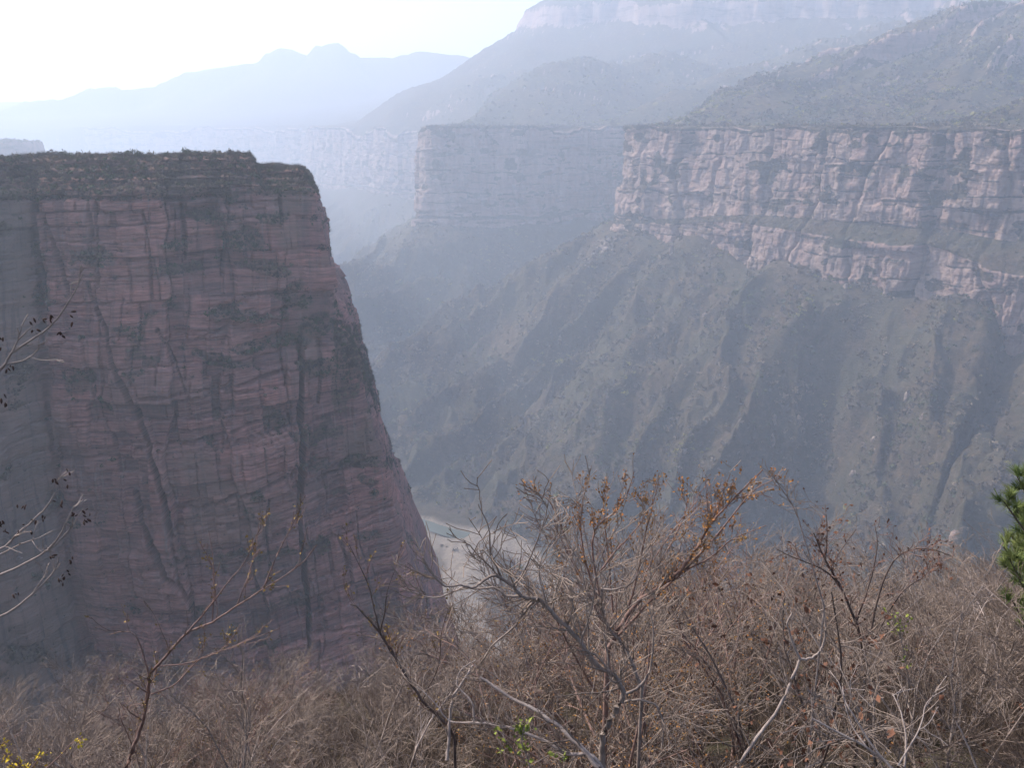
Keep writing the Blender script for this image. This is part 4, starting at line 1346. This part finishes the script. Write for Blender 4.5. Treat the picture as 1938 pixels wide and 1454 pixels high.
hero('bare_shrub', 'bare shrub with a dark upright fork beside the big crooked trunk',
     (Yp([(1215, 1300), (1182, 1227), (1154, 1193), (1140, 1158), (1138, 1116)], 4.1), 9, 6),
     [(Yp([(1138, 1116), (1165, 1116), (1190, 1108), (1205, 1093), (1215, 1070), (1235, 1030)], 4.1, 4.0), 7, 2),
      (Yp([(1138, 1116), (1147, 1099), (1120, 1060), (1105, 1000), (1095, 950)], 4.1, 4.2), 6, 2),
      (Yp([(1140, 1158), (1110, 1120), (1098, 1070), (1070, 1020), (1050, 985)], 4.1, 4.2), 6, 2),
      (Yp([(1154, 1193), (1190, 1150), (1240, 1120), (1270, 1080)], 4.1, 4.0), 5, 2)],
     B_GREY, B_TWIG, 2, 8, (.15, .5), 5, (.08, .26), .0019)
hero('bare_shrub', 'low bare shrub whose pale limbs sprawl along the thicket floor',
     (Yp([(1160, 1480), (1116, 1430), (1074, 1428), (1033, 1404), (978, 1383), (935, 1372), (897, 1368)], 3.2, 3.4), 11, 5),
     [(Yp([(1133, 1454), (1098, 1414), (1057, 1376), (1019, 1348), (970, 1324), (908, 1283)], 3.2, 3.5), 13, 6),
      (Yp([(897, 1368), (850, 1365), (822, 1330), (790, 1300)], 3.4, 3.5), 5, 2),
      (Yp([(897, 1368), (893, 1330), (866, 1300), (872, 1270), (900, 1250)], 3.4, 3.6), 6, 3),
      (Yp([(846, 1440), (850, 1400), (855, 1330), (880, 1285), (895, 1260)], 3.6, 3.8), 10, 5)],
     B_PALE, B_TWIG, 3, 6, (.12, .4), 4, (.08, .22), .0018)
# the orange leaved spray
r_, L_, tw_, g_ = hero('budding_shrub', 'tall shrub with straight reddish shoots full of orange brown young leaves',
     (Yp([(1150, 1230), (1201, 1147), (1279, 1088), (1320, 1036), (1343, 995), (1387, 946), (1444, 889)], 4.6, 4.2), 12, 2.5),
     [(Yp([(1165, 1210), (1230, 1140), (1300, 1075), (1360, 1010), (1420, 935), (1470, 905)], 4.6, 4.3), 8, 2),
      (Yp([(1150, 1200), (1121, 1026), (1165, 967), (1187, 935), (1200, 893)], 4.6, 4.6), 7, 1.6),
      (Yp([(1190, 1150), (1206, 1088), (1222, 1010), (1232, 970), (1247, 912)], 4.6, 4.5), 6, 1.6),
      (Yp([(1130, 1090), (1165, 1044), (1212, 992), (1240, 940)], 4.6, 4.6), 6, 1.6),
      (Yp([(1279, 1088), (1345, 1055), (1385, 1022), (1450, 995)], 4.5, 4.4), 6, 1.8),
      (Yp([(1343, 995), (1338, 955), (1335, 912)], 4.4, 4.4), 4, 1.5),
      (Yp([(1343, 995), (1362, 950), (1382, 897)], 4.4, 4.3), 4, 1.5),
      (Yp([(1387, 946), (1430, 935), (1462, 943)], 4.3, 4.2), 3.5, 1.5),
      (Yp([(1140, 1180), (1085, 1060), (1060, 990), (1040, 950), (1020, 935)], 4.7, 4.9), 6, 1.6),
      (Yp([(1150, 1200), (1105, 1050), (1100, 970), (1108, 925)], 4.8, 5.0), 6, 1.6),
      (Yp([(1180, 1190), (1280, 1010), (1298, 965), (1301, 925)], 4.7, 4.8), 5, 1.5),
      (Yp([(1160, 1160), (1150, 1040), (1142, 960), (1150, 925)], 4.7, 4.9), 5, 1.5)],
     B_RED, B_TWIG, 4, 10, (.10, .30), 4, (.05, .15), .0016, ('leaves', M_BUD, 3.4, .0145, .008), up=.25, ang=(.25, .7), cap=905)
# lower left: long limb reaching right, ochre buds
hero('budding_shrub', 'slender shrub with one long limb reaching right over the mesa foot, ochre buds',
     (Yp([(238, 1454), (265, 1384), (280, 1319), (282, 1277)], 4.2, 4.1), 10, 8),
     [(Yp([(282, 1277), (314, 1243), (352, 1201), (402, 1178), (448, 1148), (497, 1117), (566, 1071), (600, 1031)], 4.1, 3.8), 8, 2),
      (Yp([(282, 1277), (272, 1243), (257, 1205), (235, 1196), (206, 1202)], 4.1, 4.1), 6, 2),
      (Yp([(286, 1315), (331, 1296), (368, 1258), (398, 1239), (497, 1212)], 4.1, 4.0), 5, 1.6),
      (Yp([(352, 1201), (392, 1155), (429, 1106), (463, 1064), (492, 1000)], 4.0, 4.1), 5, 1.6),
      (Yp([(497, 1117), (524, 1052), (545, 1010), (561, 978)], 3.9, 3.9), 4, 1.6),
      (Yp([(282, 1277), (300, 1262), (360, 1255), (440, 1225), (530, 1190)], 4.1, 4.3), 5, 1.6),
      (Yp([(402, 1178), (405, 1110), (402, 1050), (395, 1005)], 4.0, 4.2), 4, 1.5),
      (Yp([(448, 1148), (470, 1090), (484, 1040), (490, 990)], 4.0, 4.2), 4, 1.5)],
     B_RED, B_RED, 5, 4, (.10, .38), 2, (.05, .16), .0017, ('buds', M_BUDY, 3.2, .014, .006), up=.45, ang=(.25, .8))
hero('budding_shrub', 'small forked shrub with yellowish buds standing before the mesa corner',
     (Yp([(860, 1400), (847, 1375), (799, 1326), (755, 1258), (719, 1198)], 4.4, 4.3), 8, 6),
     [(Yp([(719, 1198), (707, 1147), (697, 1108), (680, 1070), (660, 1030)], 4.3, 4.3), 5, 1.5),
      (Yp([(719, 1198), (678, 1152), (663, 1145)], 4.3, 4.3), 5, 3),
      (Yp([(719, 1198), (728, 1160), (733, 1120), (745, 1085)], 4.3, 4.2), 4, 1.5),
      (Yp([(755, 1258), (735, 1222), (700, 1205), (650, 1200)], 4.3, 4.4), 4, 1.5),
      (Yp([(799, 1326), (830, 1260), (835, 1200), (850, 1150)], 4.4, 4.3), 4, 1.5)],
     B_DARK, B_RED, 6, 5, (.10, .34), 3, (.05, .16), .0017, ('buds', M_BUDY, 2.6, .015, .006), up=.4, ang=(.3, .8))
hero('bare_shrub', 'pale smooth stem that forks into two curved arms in the right thicket',
     (Yp([(1393, 1454), (1441, 1386), (1479, 1332), (1499, 1286), (1514, 1249)], 3.0, 3.1), 9, 7),
     [(Yp([(1514, 1249), (1502, 1222), (1495, 1199), (1490, 1180), (1500, 1160)], 3.1), 7, 4),
      (Yp([(1514, 1249), (1532, 1247), (1545, 1240), (1556, 1225), (1562, 1203), (1562, 1178), (1558, 1158)], 3.1), 7, 4)],
     B_PALE, B_TWIG, 7, 1, (.1, .25), 1, (.05, .15), .0018)
hero('bare_shrub', 'tall thin silvery shoot leaning left above the right thicket',
     (Yp([(1560, 1150), (1524, 1024), (1503, 962), (1479, 925), (1458, 892)], 4.2), 5, 1.8),
     [(Yp([(1479, 925), (1465, 918), (1447, 916)], 4.2), 3, 1.5), (Yp([(1503, 962), (1490, 940), (1492, 905)], 4.2), 3, 1.5)],
     B_PALE, B_TWIG, 8, 2, (.08, .22), 1, (.05, .12), .0017)
hero('bare_shrub', 'bare shrub of pale crossing stems at the bottom of the right thicket',
     (Yp([(1700, 1470), (1686, 1454), (1640, 1415), (1591, 1390), (1537, 1361)], 2.9, 3.0), 9, 5),
     [(Yp([(1690, 1460), (1650, 1410), (1615, 1355), (1598, 1325), (1595, 1300)], 2.9, 3.1), 7, 3),
      (Yp([(1640, 1415), (1610, 1370), (1590, 1300), (1570, 1270)], 2.9, 3.1), 5, 2),
      (Yp([(1712, 1454), (1715, 1400), (1705, 1350), (1690, 1315)], 2.9, 3.1), 6, 3),
      (Yp([(1700, 1450), (1740, 1380), (1755, 1330), (1790, 1305)], 2.9, 3.1), 5, 2)],
     B_PALE, B_PALE, 9, 3, (.1, .3), 2, (.05, .16), .0018)
hero('dead_stem', 'straight pale dead stem slanting up at the lower right',
     (Yp([(1860, 1480), (1848, 1454), (1828, 1405), (1809, 1365)], 2.8, 2.85), 6, 4), [], B_PALE, B_TWIG, 10, 0, (.05, .1), 1, (.03, .05))
r_, L_, tw_, g_ = hero('dry_leaved_shrub', 'dark shrub with russet dry leaves and an arching top below the pine',
     (Yp([(1640, 1260), (1620, 1180), (1590, 1110), (1562, 1060), (1540, 1010)], 5.0, 4.9), 9, 3),
     [(Yp([(1640, 1240), (1665, 1120), (1690, 1065), (1720, 1042), (1760, 1040), (1800, 1052)], 5.0, 4.9), 6, 2),
      (Yp([(1620, 1180), (1650, 1090), (1660, 1030), (1655, 990)], 5.0, 5.1), 5, 1.6),
      (Yp([(1590, 1110), (1560, 1080), (1500, 1055), (1470, 1040)], 5.0, 4.9), 5, 1.6),
      (Yp([(1640, 1240), (1700, 1130), (1750, 1090), (1770, 1060)], 5.0, 5.1), 5, 1.6),
      (Yp([(1562, 1060), (1565, 1010), (1564, 975)], 4.9, 4.9), 4, 1.6)],
     B_DARK, B_RED, 11, 9, (.10, .28), 4, (.05, .15), .0017, ('dry_leaves', M_DRY, 1.1, .020, .012), up=.2, cap=1000)
# the bare tree outside the frame whose seed-hung branches reach in from the left
r_, L_, tw_, g_ = hero('bare_tree', 'bare tree with silvery twigs and dark seed pods reaching in before the mesa',
     (Yp([(-330, 1500), (-300, 1300), (-250, 1100), (-210, 900), (-190, 760)], 3.0), 40, 18),
     [(Yp([(-190, 760), (-90, 755), (0, 700), (22, 669), (92, 620), (130, 572), (157, 519)], 3.0, 3.0), 9, 2),
      (Yp([(22, 669), (32, 648), (43, 635), (63, 616)], 3.0), 5, 2),
      (Yp([(10, 690), (48, 681), (75, 659), (78, 652)], 3.0), 4, 1.8),
      (Yp([(-220, 940), (-100, 1060), (0, 1039), (34, 1010), (82, 967), (104, 933), (108, 905)], 3.0), 8, 2),
      (Yp([(-230, 1000), (-100, 1110), (0, 1088), (58, 1061), (101, 1030), (125, 990), (140, 957)], 3.0), 8, 2),
      (Yp([(58, 1061), (95, 1040), (130, 1005), (150, 975), (160, 960)], 3.0), 5, 2),
      (Yp([(-240, 1060), (-120, 1200), (0, 1167), (60, 1126), (101, 1083), (111, 1054), (107, 1046)], 3.0), 7, 2),
      (Yp([(60, 1126), (75, 1105), (92, 1080)], 3.0), 4, 2),
      (Yp([(0, 1050), (40, 1030), (70, 1020), (100, 1005)], 3.0), 4, 1.8)],
     B_PALE, B_PALE, 12, 2, (.06, .16), 1, (.03, .08), .0017, cat='tree')
def pods(root, g, spots):
    rng = np.random.default_rng(3)
    for px, py, Y in spots:
        V, F, off = [], [], 0
        for k in range(rng.integers(3, 6)):
            c = pw(px + rng.normal(0, 5), py + rng.normal(3, 7), Y) - g
            n = 8; s = rng.uniform(.006, .010)
            a = np.linspace(0, 2 * math.pi, 6, endpoint=False)
            ax = unit(rng.normal(0, .5, 3) + np.array([0, 0, 1])); u = unit(np.cross(ax, rng.normal(0, 1, 3))); w = np.cross(ax, u)
            rows = [c + ax * s * 1.1]
            for h, rr in ((.5, .42), (-.3, .5), (-.9, .25)):
                for t in a: rows.append(c + ax * s * h + (u * math.cos(t) + w * math.sin(t) * .7) * s * rr)
            rows.append(c - ax * s * 1.3)
            V += rows
            m = 6
            for i in range(m): F.append((off, off + 1 + i, off + 1 + (i + 1) % m, off + 1 + (i + 1) % m))
            for q in range(2):
                for i in range(m):
                    b0 = off + 1 + q * m; b1 = b0 + m
                    F.append((b0 + i, b1 + i, b1 + (i + 1) % m, b0 + (i + 1) % m))
            for i in range(m):
                b0 = off + 1 + 2 * m
                F.append((b0 + (i + 1) % m, b0 + i, off + 19, off + 19))
            off += 20
        F = [f if len(set(f)) == 4 else tuple(dict.fromkeys(f)) for f in F]
        tri = [f for f in F if len(f) == 3]; quad = [f for f in F if len(f) == 4]
        obj_from('seed_pods', np.array(V), [np.array(tri), np.array(quad)], M_POD, root)['kind'] = 'stuff'
pods(r_, g_, [(97, 598, 3), (136, 601, 3), (116, 626, 3), (60, 612, 3), (9, 752, 3), (100, 910, 3), (128, 902, 3), (42, 953, 3), (108, 955, 3), (60, 985, 3), (5, 982, 3), (82, 972, 3), (12, 998, 3),
              (165, 962, 3), (138, 968, 3), (135, 1060, 3), (98, 1055, 3), (115, 1098, 3), (126, 1088, 3), (22, 1115, 3), (18, 690, 3), (160, 985, 3), (0, 650, 3), (38, 1015, 3)])
# yellow blossom, bottom left
hero('blossoming_shrub', 'low shrub with bright yellow blossom at the lower left corner',
     (Yp([(60, 1490), (40, 1454), (5, 1420)], 3.2), 6, 3),
     [(Yp([(50, 1470), (75, 1436), (95, 1420)], 3.2), 4, 2), (Yp([(60, 1480), (110, 1435), (135, 1408), (150, 1400)], 3.2), 4, 2), (Yp([(40, 1454), (20, 1445), (-10, 1390)], 3.2), 4, 2)],
     B_RED, B_RED, 13, 5, (.03, .08), 2, (.02, .05), .0014, ('blossom', M_YEL, 3.0, .014, .006))
hero('leafy_sapling', 'small sapling with fresh green leaves low in the middle of the thicket',
     (Yp([(1010, 1490), (1000, 1440), (988, 1405), (992, 1375)], 3.1), 5, 2),
     [(Yp([(1000, 1440), (975, 1425), (960, 1405)], 3.1), 3, 1.5), (Yp([(1005, 1450), (1040, 1430), (1060, 1425)], 3.1), 3, 1.5)],
     B_GREY, B_GREY, 14, 4, (.05, .12), 2, (.03, .06), .0014, ('leaves', M_GRN, 3.0, .02, .008))
hero('leafy_sapling', 'sapling with a few yellow green leaves in the brown tangle near the pine',
     (Yp([(1720, 1300), (1712, 1240), (1700, 1195), (1690, 1160)], 4.6), 5, 2),
     [(Yp([(1705, 1210), (1712, 1190), (1715, 1175)], 4.6), 3, 1.5)],
     B_GREY, B_GREY, 15, 4, (.06, .16), 2, (.04, .08), .0016, ('leaves', M_GRN, 2.0, .02, .01))

# ------------------------------------------------------------------ pine at the right edge
def pine():
    rng = np.random.default_rng(21)
    Y = 6.2
    base = pw(2040, 1250, Y)
    g = to_ground(base)
    top = pw(2050, 700, Y)
    root = empty('pine_tree', tuple(g), 'green pine tree at the edge of the thicket, needles in full tufts', 'tree')
    tr = (np.array([g, g * .6 + base * .4, base, base * .5 + top * .5, top]) - g, np.array([.09, .085, .075, .05, .02]))
    tr = (catmull(tr[0], 4), np.interp(np.linspace(0, 1, 17), np.linspace(0, 1, 5), tr[1]))
    V, F = tubes([tr], 8); obj_from('trunk', V, F, B_DARK, root, smooth=True)
    tips = []
    tg = [(1908, 922), (1900, 950), (1925, 902), (1940, 930), (1925, 968), (1955, 900), (1915, 1015), (1900, 1035), (1925, 1045), (1945, 1010), (1935, 1068), (1912, 1062), (1960, 1080), (1930, 1100), (1905, 1118), (1965, 960), (1980, 1000), (2000, 930), (1985, 870), (1990, 1060), (2060, 900), (2100, 960), (2120, 1040), (2090, 1100), (2070, 820), (2020, 800)]
    for k, (px, py) in enumerate(tg):
        tip = pw(px, py, Y + rng.normal(0, .35)) - g
        t = np.clip((tip[2] - .25) / (top - g)[2], .1, .97)
        f = t * 16; i = min(int(f), 15); s = tr[0][i] + (tr[0][i + 1] - tr[0][i]) * (f - i)
        mid = s * .45 + tip * .55 + np.array([0, 0, -.05])
        L = (catmull(np.array([s, mid, tip]), 4), np.linspace(.016, .004, 9))
        V, F = tubes([L], 5); obj_from('branch', V, F, B_DARK, root, smooth=True)
        subs = [L] + branchlets(rng, L, 7, (.12, .3), .7, 5, (.3, .9), .2, .2, .5)
        tips += subs
    V, Fq = [], []
    C, D = [], []
    for p, r in tips:
        for i in range(90):
            t = (.45 + .55 * rng.random()) * (len(p) - 1) if p is not None else 0
            j = min(int(t), len(p) - 2); q = p[j] + (p[j + 1] - p[j]) * (t - j)
            d = unit(p[j + 1] - p[j])
            C.append(q); D.append(side_dir(rng, d, rng.uniform(.25, .95)) + np.array([0, 0, .15]))
    C = np.array(C); D = np.array(D); D /= np.linalg.norm(D, axis=1, keepdims=True)
    n = len(C); ln = rng.uniform(.05, .10, (n, 1))
    w = np.cross(D, rng.normal(0, 1, (n, 3))); w /= np.linalg.norm(w, axis=1, keepdims=True)
    wd = .0022
    V = np.stack([C - w * wd, C + w * wd, C + D * ln + w * wd * .4, C + D * ln - w * wd * .4], 1).reshape(-1, 3)
    o = obj_from('needles', V, np.arange(n * 4).reshape(-1, 4), M_NEED, root); o['kind'] = 'stuff'
pine()

# ------------------------------------------------------------------ shrubs on the skyline and the edge of the mesa
def skyline_shrubs():
    rng = np.random.default_rng(31)
    ms = []
    for s, (m, tm) in enumerate(((SC_OLIVE, B_DARK), (SC_GREY, B_DARK), (SC_TAN, B_GREY), (SC_OLIVE, B_GREY), (SC_GREY, B_GREY))):
        r2 = np.random.default_rng(130 + s)
        st = [shoot(r2, np.array([0, 0, -.1]), np.array([r2.normal(0, .5), r2.normal(0, .5), 1]), r2.uniform(.7, 1.05), .022, 5, .4, .05) for _ in range(7)]
        tw = []
        for q in st: tw += branchlets(r2, q, 8, (.2, .55), .6, 4, (.4, 1.1), .4, .1, .2)
        V, F = tubes(st + [(p, np.maximum(r, .009)) for p, r in tw], 3)
        a = mesh_from('stem', V, F, tm)
        V, F = leaflets(r2, tw, 5, .17, .09)
        ms.append((a, mesh_from('crown', V, F, m)))
    def put(p, h, k, label, group):
        root = empty('wild_shrub', tuple(p), label, 'shrub', group, rng.uniform(0, 6.28), h)
        for nm, me in zip(('stem', 'crown'), ms[k]):
            o = link(bpy.data.objects.new(nm, me), root); o['kind'] = 'stuff'
    nr = M_V.shape[0]
    for px in np.concatenate([np.arange(6, 520, 10.5) + rng.normal(0, 4, 49), [246, 262, 284, 296, 160, 166, 118, 355, 372]]):
        i = int(rng.integers(33, 42))
        j = int(np.argmin(np.abs(proj(M_V[i, :, 0], M_V[i, :, 1], M_V[i, :, 2])[0] - px)))
        tall = 2.4 if px in (246, 262, 284, 160, 118) else rng.uniform(.9, 2.0)
        put(M_V[i, j] - np.array([0, 0, .1]), tall, int(rng.integers(0, 5)), 'small wild shrub on the flat skyline of the mesa', 'shrubs along the mesa top')
    edge = [(355, 298, 3.2, 'thin leafless bush standing tallest on the mesa skyline'), (588, 346, 2.0, 'shrub on the step just under the mesa top corner'), (606, 412, 1.8, 'shrub clinging to the upper edge of the mesa'),
            (622, 466, 2.2, 'shrub sticking out halfway along the sheer upper edge of the mesa'), (650, 640, 3.0, 'dark bush on the overgrown shoulder of the mesa edge'), (668, 662, 2.6, 'bush on the slope of the overgrown mesa shoulder'), (684, 690, 2.4, 'lowest bush of the overgrown mesa shoulder'), (520, 322, 1.8, 'shrub at the drop of the mesa skyline')]
    for px, py, h, lb in edge:
        d = np.hypot(M_PX2 - px, M_PY2 - py); d[:, M_NL + M_NF + 20:] += 50
        i, j = np.unravel_index(np.argmin(d), d.shape)
        put(M_V[i, j] - np.array([M_NX[i, j] * .1, M_NY[i, j] * .1, .1]), h, int(rng.integers(0, 2)), lb, None)
M_PX2, M_PY2 = proj(M_V[..., 0], M_V[..., 1], M_V[..., 2])
skyline_shrubs()

# ------------------------------------------------------------------ crags, rockfall and rim trees on the far side
T_PX, T_PY = proj(T_P[..., 0], T_P[..., 1], T_P[..., 2])
def far_point(px, py, tol=7):
    d = np.hypot(T_PX - px, T_PY - py)
    d = np.where(T_DIST < 450, 1e9, d)
    m = d < tol
    if m.any():
        dd = np.where(m, T_DIST, 1e9)
        return T_P[np.unravel_index(np.argmin(dd), dd.shape)]
    return T_P[np.unravel_index(np.argmin(d), d.shape)]

def rock_mesh(name, seed, mat, nu=14, nv=9, blocky=.5):
    rng = np.random.default_rng(seed)
    u = np.linspace(0, 2 * math.pi, nu, endpoint=False); v = np.linspace(-.5, 1, nv)
    U, W = np.meshgrid(u, v)
    R = np.sqrt(np.clip(1 - np.abs(W) ** 2.6, 0.02, 1))
    q = np.round(U / (math.pi / 3.5) + rng.uniform(0, 1)) 
    R = R * (1 - .32 * (_h(q, np.floor(W * 4), 0, seed) - .3) * blocky * 2)
    X, Y, Z = R * np.cos(U), R * np.sin(U), W + .10 * (_h(q, np.floor(W * 3), 0, seed + 5) - .5)
    X = X + .13 * rng.normal(0, 1, X.shape); Y = Y + .13 * rng.normal(0, 1, X.shape); Z = Z + .06 * rng.normal(0, 1, X.shape)
    V = np.stack([X, Y, Z], -1).reshape(-1, 3)
    i = np.arange(nu * nv).reshape(nv, nu)
    F = np.stack([i[:-1], np.roll(i[:-1], -1, 1), np.roll(i[1:], -1, 1), i[1:]], -1).reshape(-1, 4)
    cap = np.stack([np.full(nu - 2, i[-1, 0]), i[-1, 1:-1], i[-1, 2:]], -1)
    return mesh_from(name, V, [F, cap], mat)

def rocks():
    k = NT('pale crag rock', .95, .05)
    p = k.pos()
    c = k.ramp(k.noise(k.scale(p, (.14, .14, .35)), 1, 6, .7), [(.34, (.10, .08, .072)), (.55, (.21, .165, .142)), (.72, (.29, .24, .205))])
    k.bump(k.noise(p, .8, 5, .7), .8, .8)
    m = k.done(c)
    crags = [(1468, 800, 5, 11, 'tall pale crag standing on the spur in the middle of the right slope'), (1466, 838, 5, 12, 'pale crag just below the tallest crag of the middle spur'), (1515, 795, 5, 8, 'pale crag in the gully beside the middle spur'),
             (1712, 752, 6, 12, 'tall pale crag on the right-hand spur'), (1740, 790, 5, 6, 'low pale crag below the right-hand spur crag'), (1292, 850, 6, 5, 'broad pale crag on the lower left spur'), (1285, 882, 5, 5, 'small round pale crag at the foot of the lower left spur'),
             (1650, 832, 5, 5, 'pale crag at the tip of the short spur right of centre'), (1060, 640, 6, 10, 'pale broken crag on the slope below the rockfall'), (1022, 645, 5, 5, 'small pale crag left of the broken crag'), (1268, 475, 6, 14, 'pointed pale crag under the corner of the lit cliff'),
             (1335, 590, 5, 4, 'small pale crag high on the slope below the lit cliff'), (935, 765, 4, 4, 'small pale crag on the long lower spur'), (1610, 900, 7, 5, 'pale stepped crag low on the right slope'), (1370, 735, 5, 4, 'pale crag on the upper middle spur'), (1605, 545, 6, 9, 'pale ribbed crag below the lower cliff')]
    for n, (px, py, w, h, lb) in enumerate(crags):
        P = far_point(px, py)
        o = link(bpy.data.objects.new('rock_crag', rock_mesh('rock_crag', 500 + n, m, 11, 8, 1.0)))
        o.location = tuple(P + np.array([.12 * w, .12 * w, -.12 * h])); o.scale = (w * .55, w * .45, h * .75); o.rotation_euler = (0, 0, n * 1.3)
        tag(o, lb, 'rock')
    rng = np.random.default_rng(9)
    ms = [rock_mesh('boulder', 600 + s, m, 10, 6, .7) for s in range(6)]
    for n in range(46):
        t = rng.random()
        px = 1158 - 70 * t + rng.normal(0, 9); py = 452 + 58 * t + rng.normal(0, 9)
        big = n < 8
        if big: px, py = 1140 + rng.normal(0, 13), 462 + rng.normal(0, 8)
        P = far_point(px, py, 4)
        o = link(bpy.data.objects.new('boulder', ms[n % 6]))
        s = rng.uniform(3.2, 5.0) if big else rng.uniform(1.0, 2.6)
        o.location = tuple(P + np.array([0, 0, .1 * s])); o.scale = (s, s * rng.uniform(.7, 1.1), s * rng.uniform(.6, .9)); o.rotation_euler = (rng.normal(0, .3), rng.normal(0, .3), rng.uniform(0, 6))
        tag(o, 'big pale boulder at the head of the rockfall' if big else 'small pale boulder of the rockfall below the shaded cliff', 'boulder', 'big boulders of the rockfall' if big else 'small boulders of the rockfall')
rocks()

def rim_trees():
    rng = np.random.default_rng(41)
    for px, h, lb in ((1506, 8.5, 'dark conifer on the cliff rim, leftmost of three'), (1551, 9.0, 'dark conifer on the cliff rim, middle one of three'), (1638, 7.0, 'small dark conifer on the cliff rim near the track')):
        m = (np.abs(T_PX - px) < 4) & (T_INFO['d'] > 1) & (T_INFO['d'] < 12) & (T_DIST < 1250)
        if not m.any():
            P = far_point(px, 240)
        else:
            k = np.argmax(np.where(m, T_P[..., 2], -1e9)); P = T_P.reshape(-1, 3)[k]
        root = empty('conifer_tree', tuple(P - np.array([0, 0, .4])), lb, 'tree')
        V, F = tubes([(np.array([[0, 0, 0], [0, 0, h * .5], [0, 0, h]], float), np.array([.22, .14, .03]))], 6)
        obj_from('trunk', V, F, B_DARK, root)
        C = []
        for q in range(420):
            t = rng.random() ** .8; a = rng.uniform(0, 6.28)
            r = (1 - t) * h * .26 * rng.random() ** .5 * (.7 + .3 * math.sin(t * 40))
            C.append((r * math.cos(a), r * math.sin(a), h * (.12 + .88 * t)))
        C = np.array(C); n = len(C)
        u = rng.normal(0, 1, (n, 3)); u /= np.linalg.norm(u, axis=1, keepdims=True)
        w = np.cross(u, rng.normal(0, 1, (n, 3))); w /= np.linalg.norm(w, axis=1, keepdims=True)
        s = rng.uniform(.25, .5, (n, 1))
        V = np.stack([C - u * s, C + w * s * .5, C + u * s, C - w * s * .5], 1).reshape(-1, 3)
        obj_from('crown', V, np.arange(n * 4).reshape(-1, 4), SC_OLIVE, root)
rim_trees()
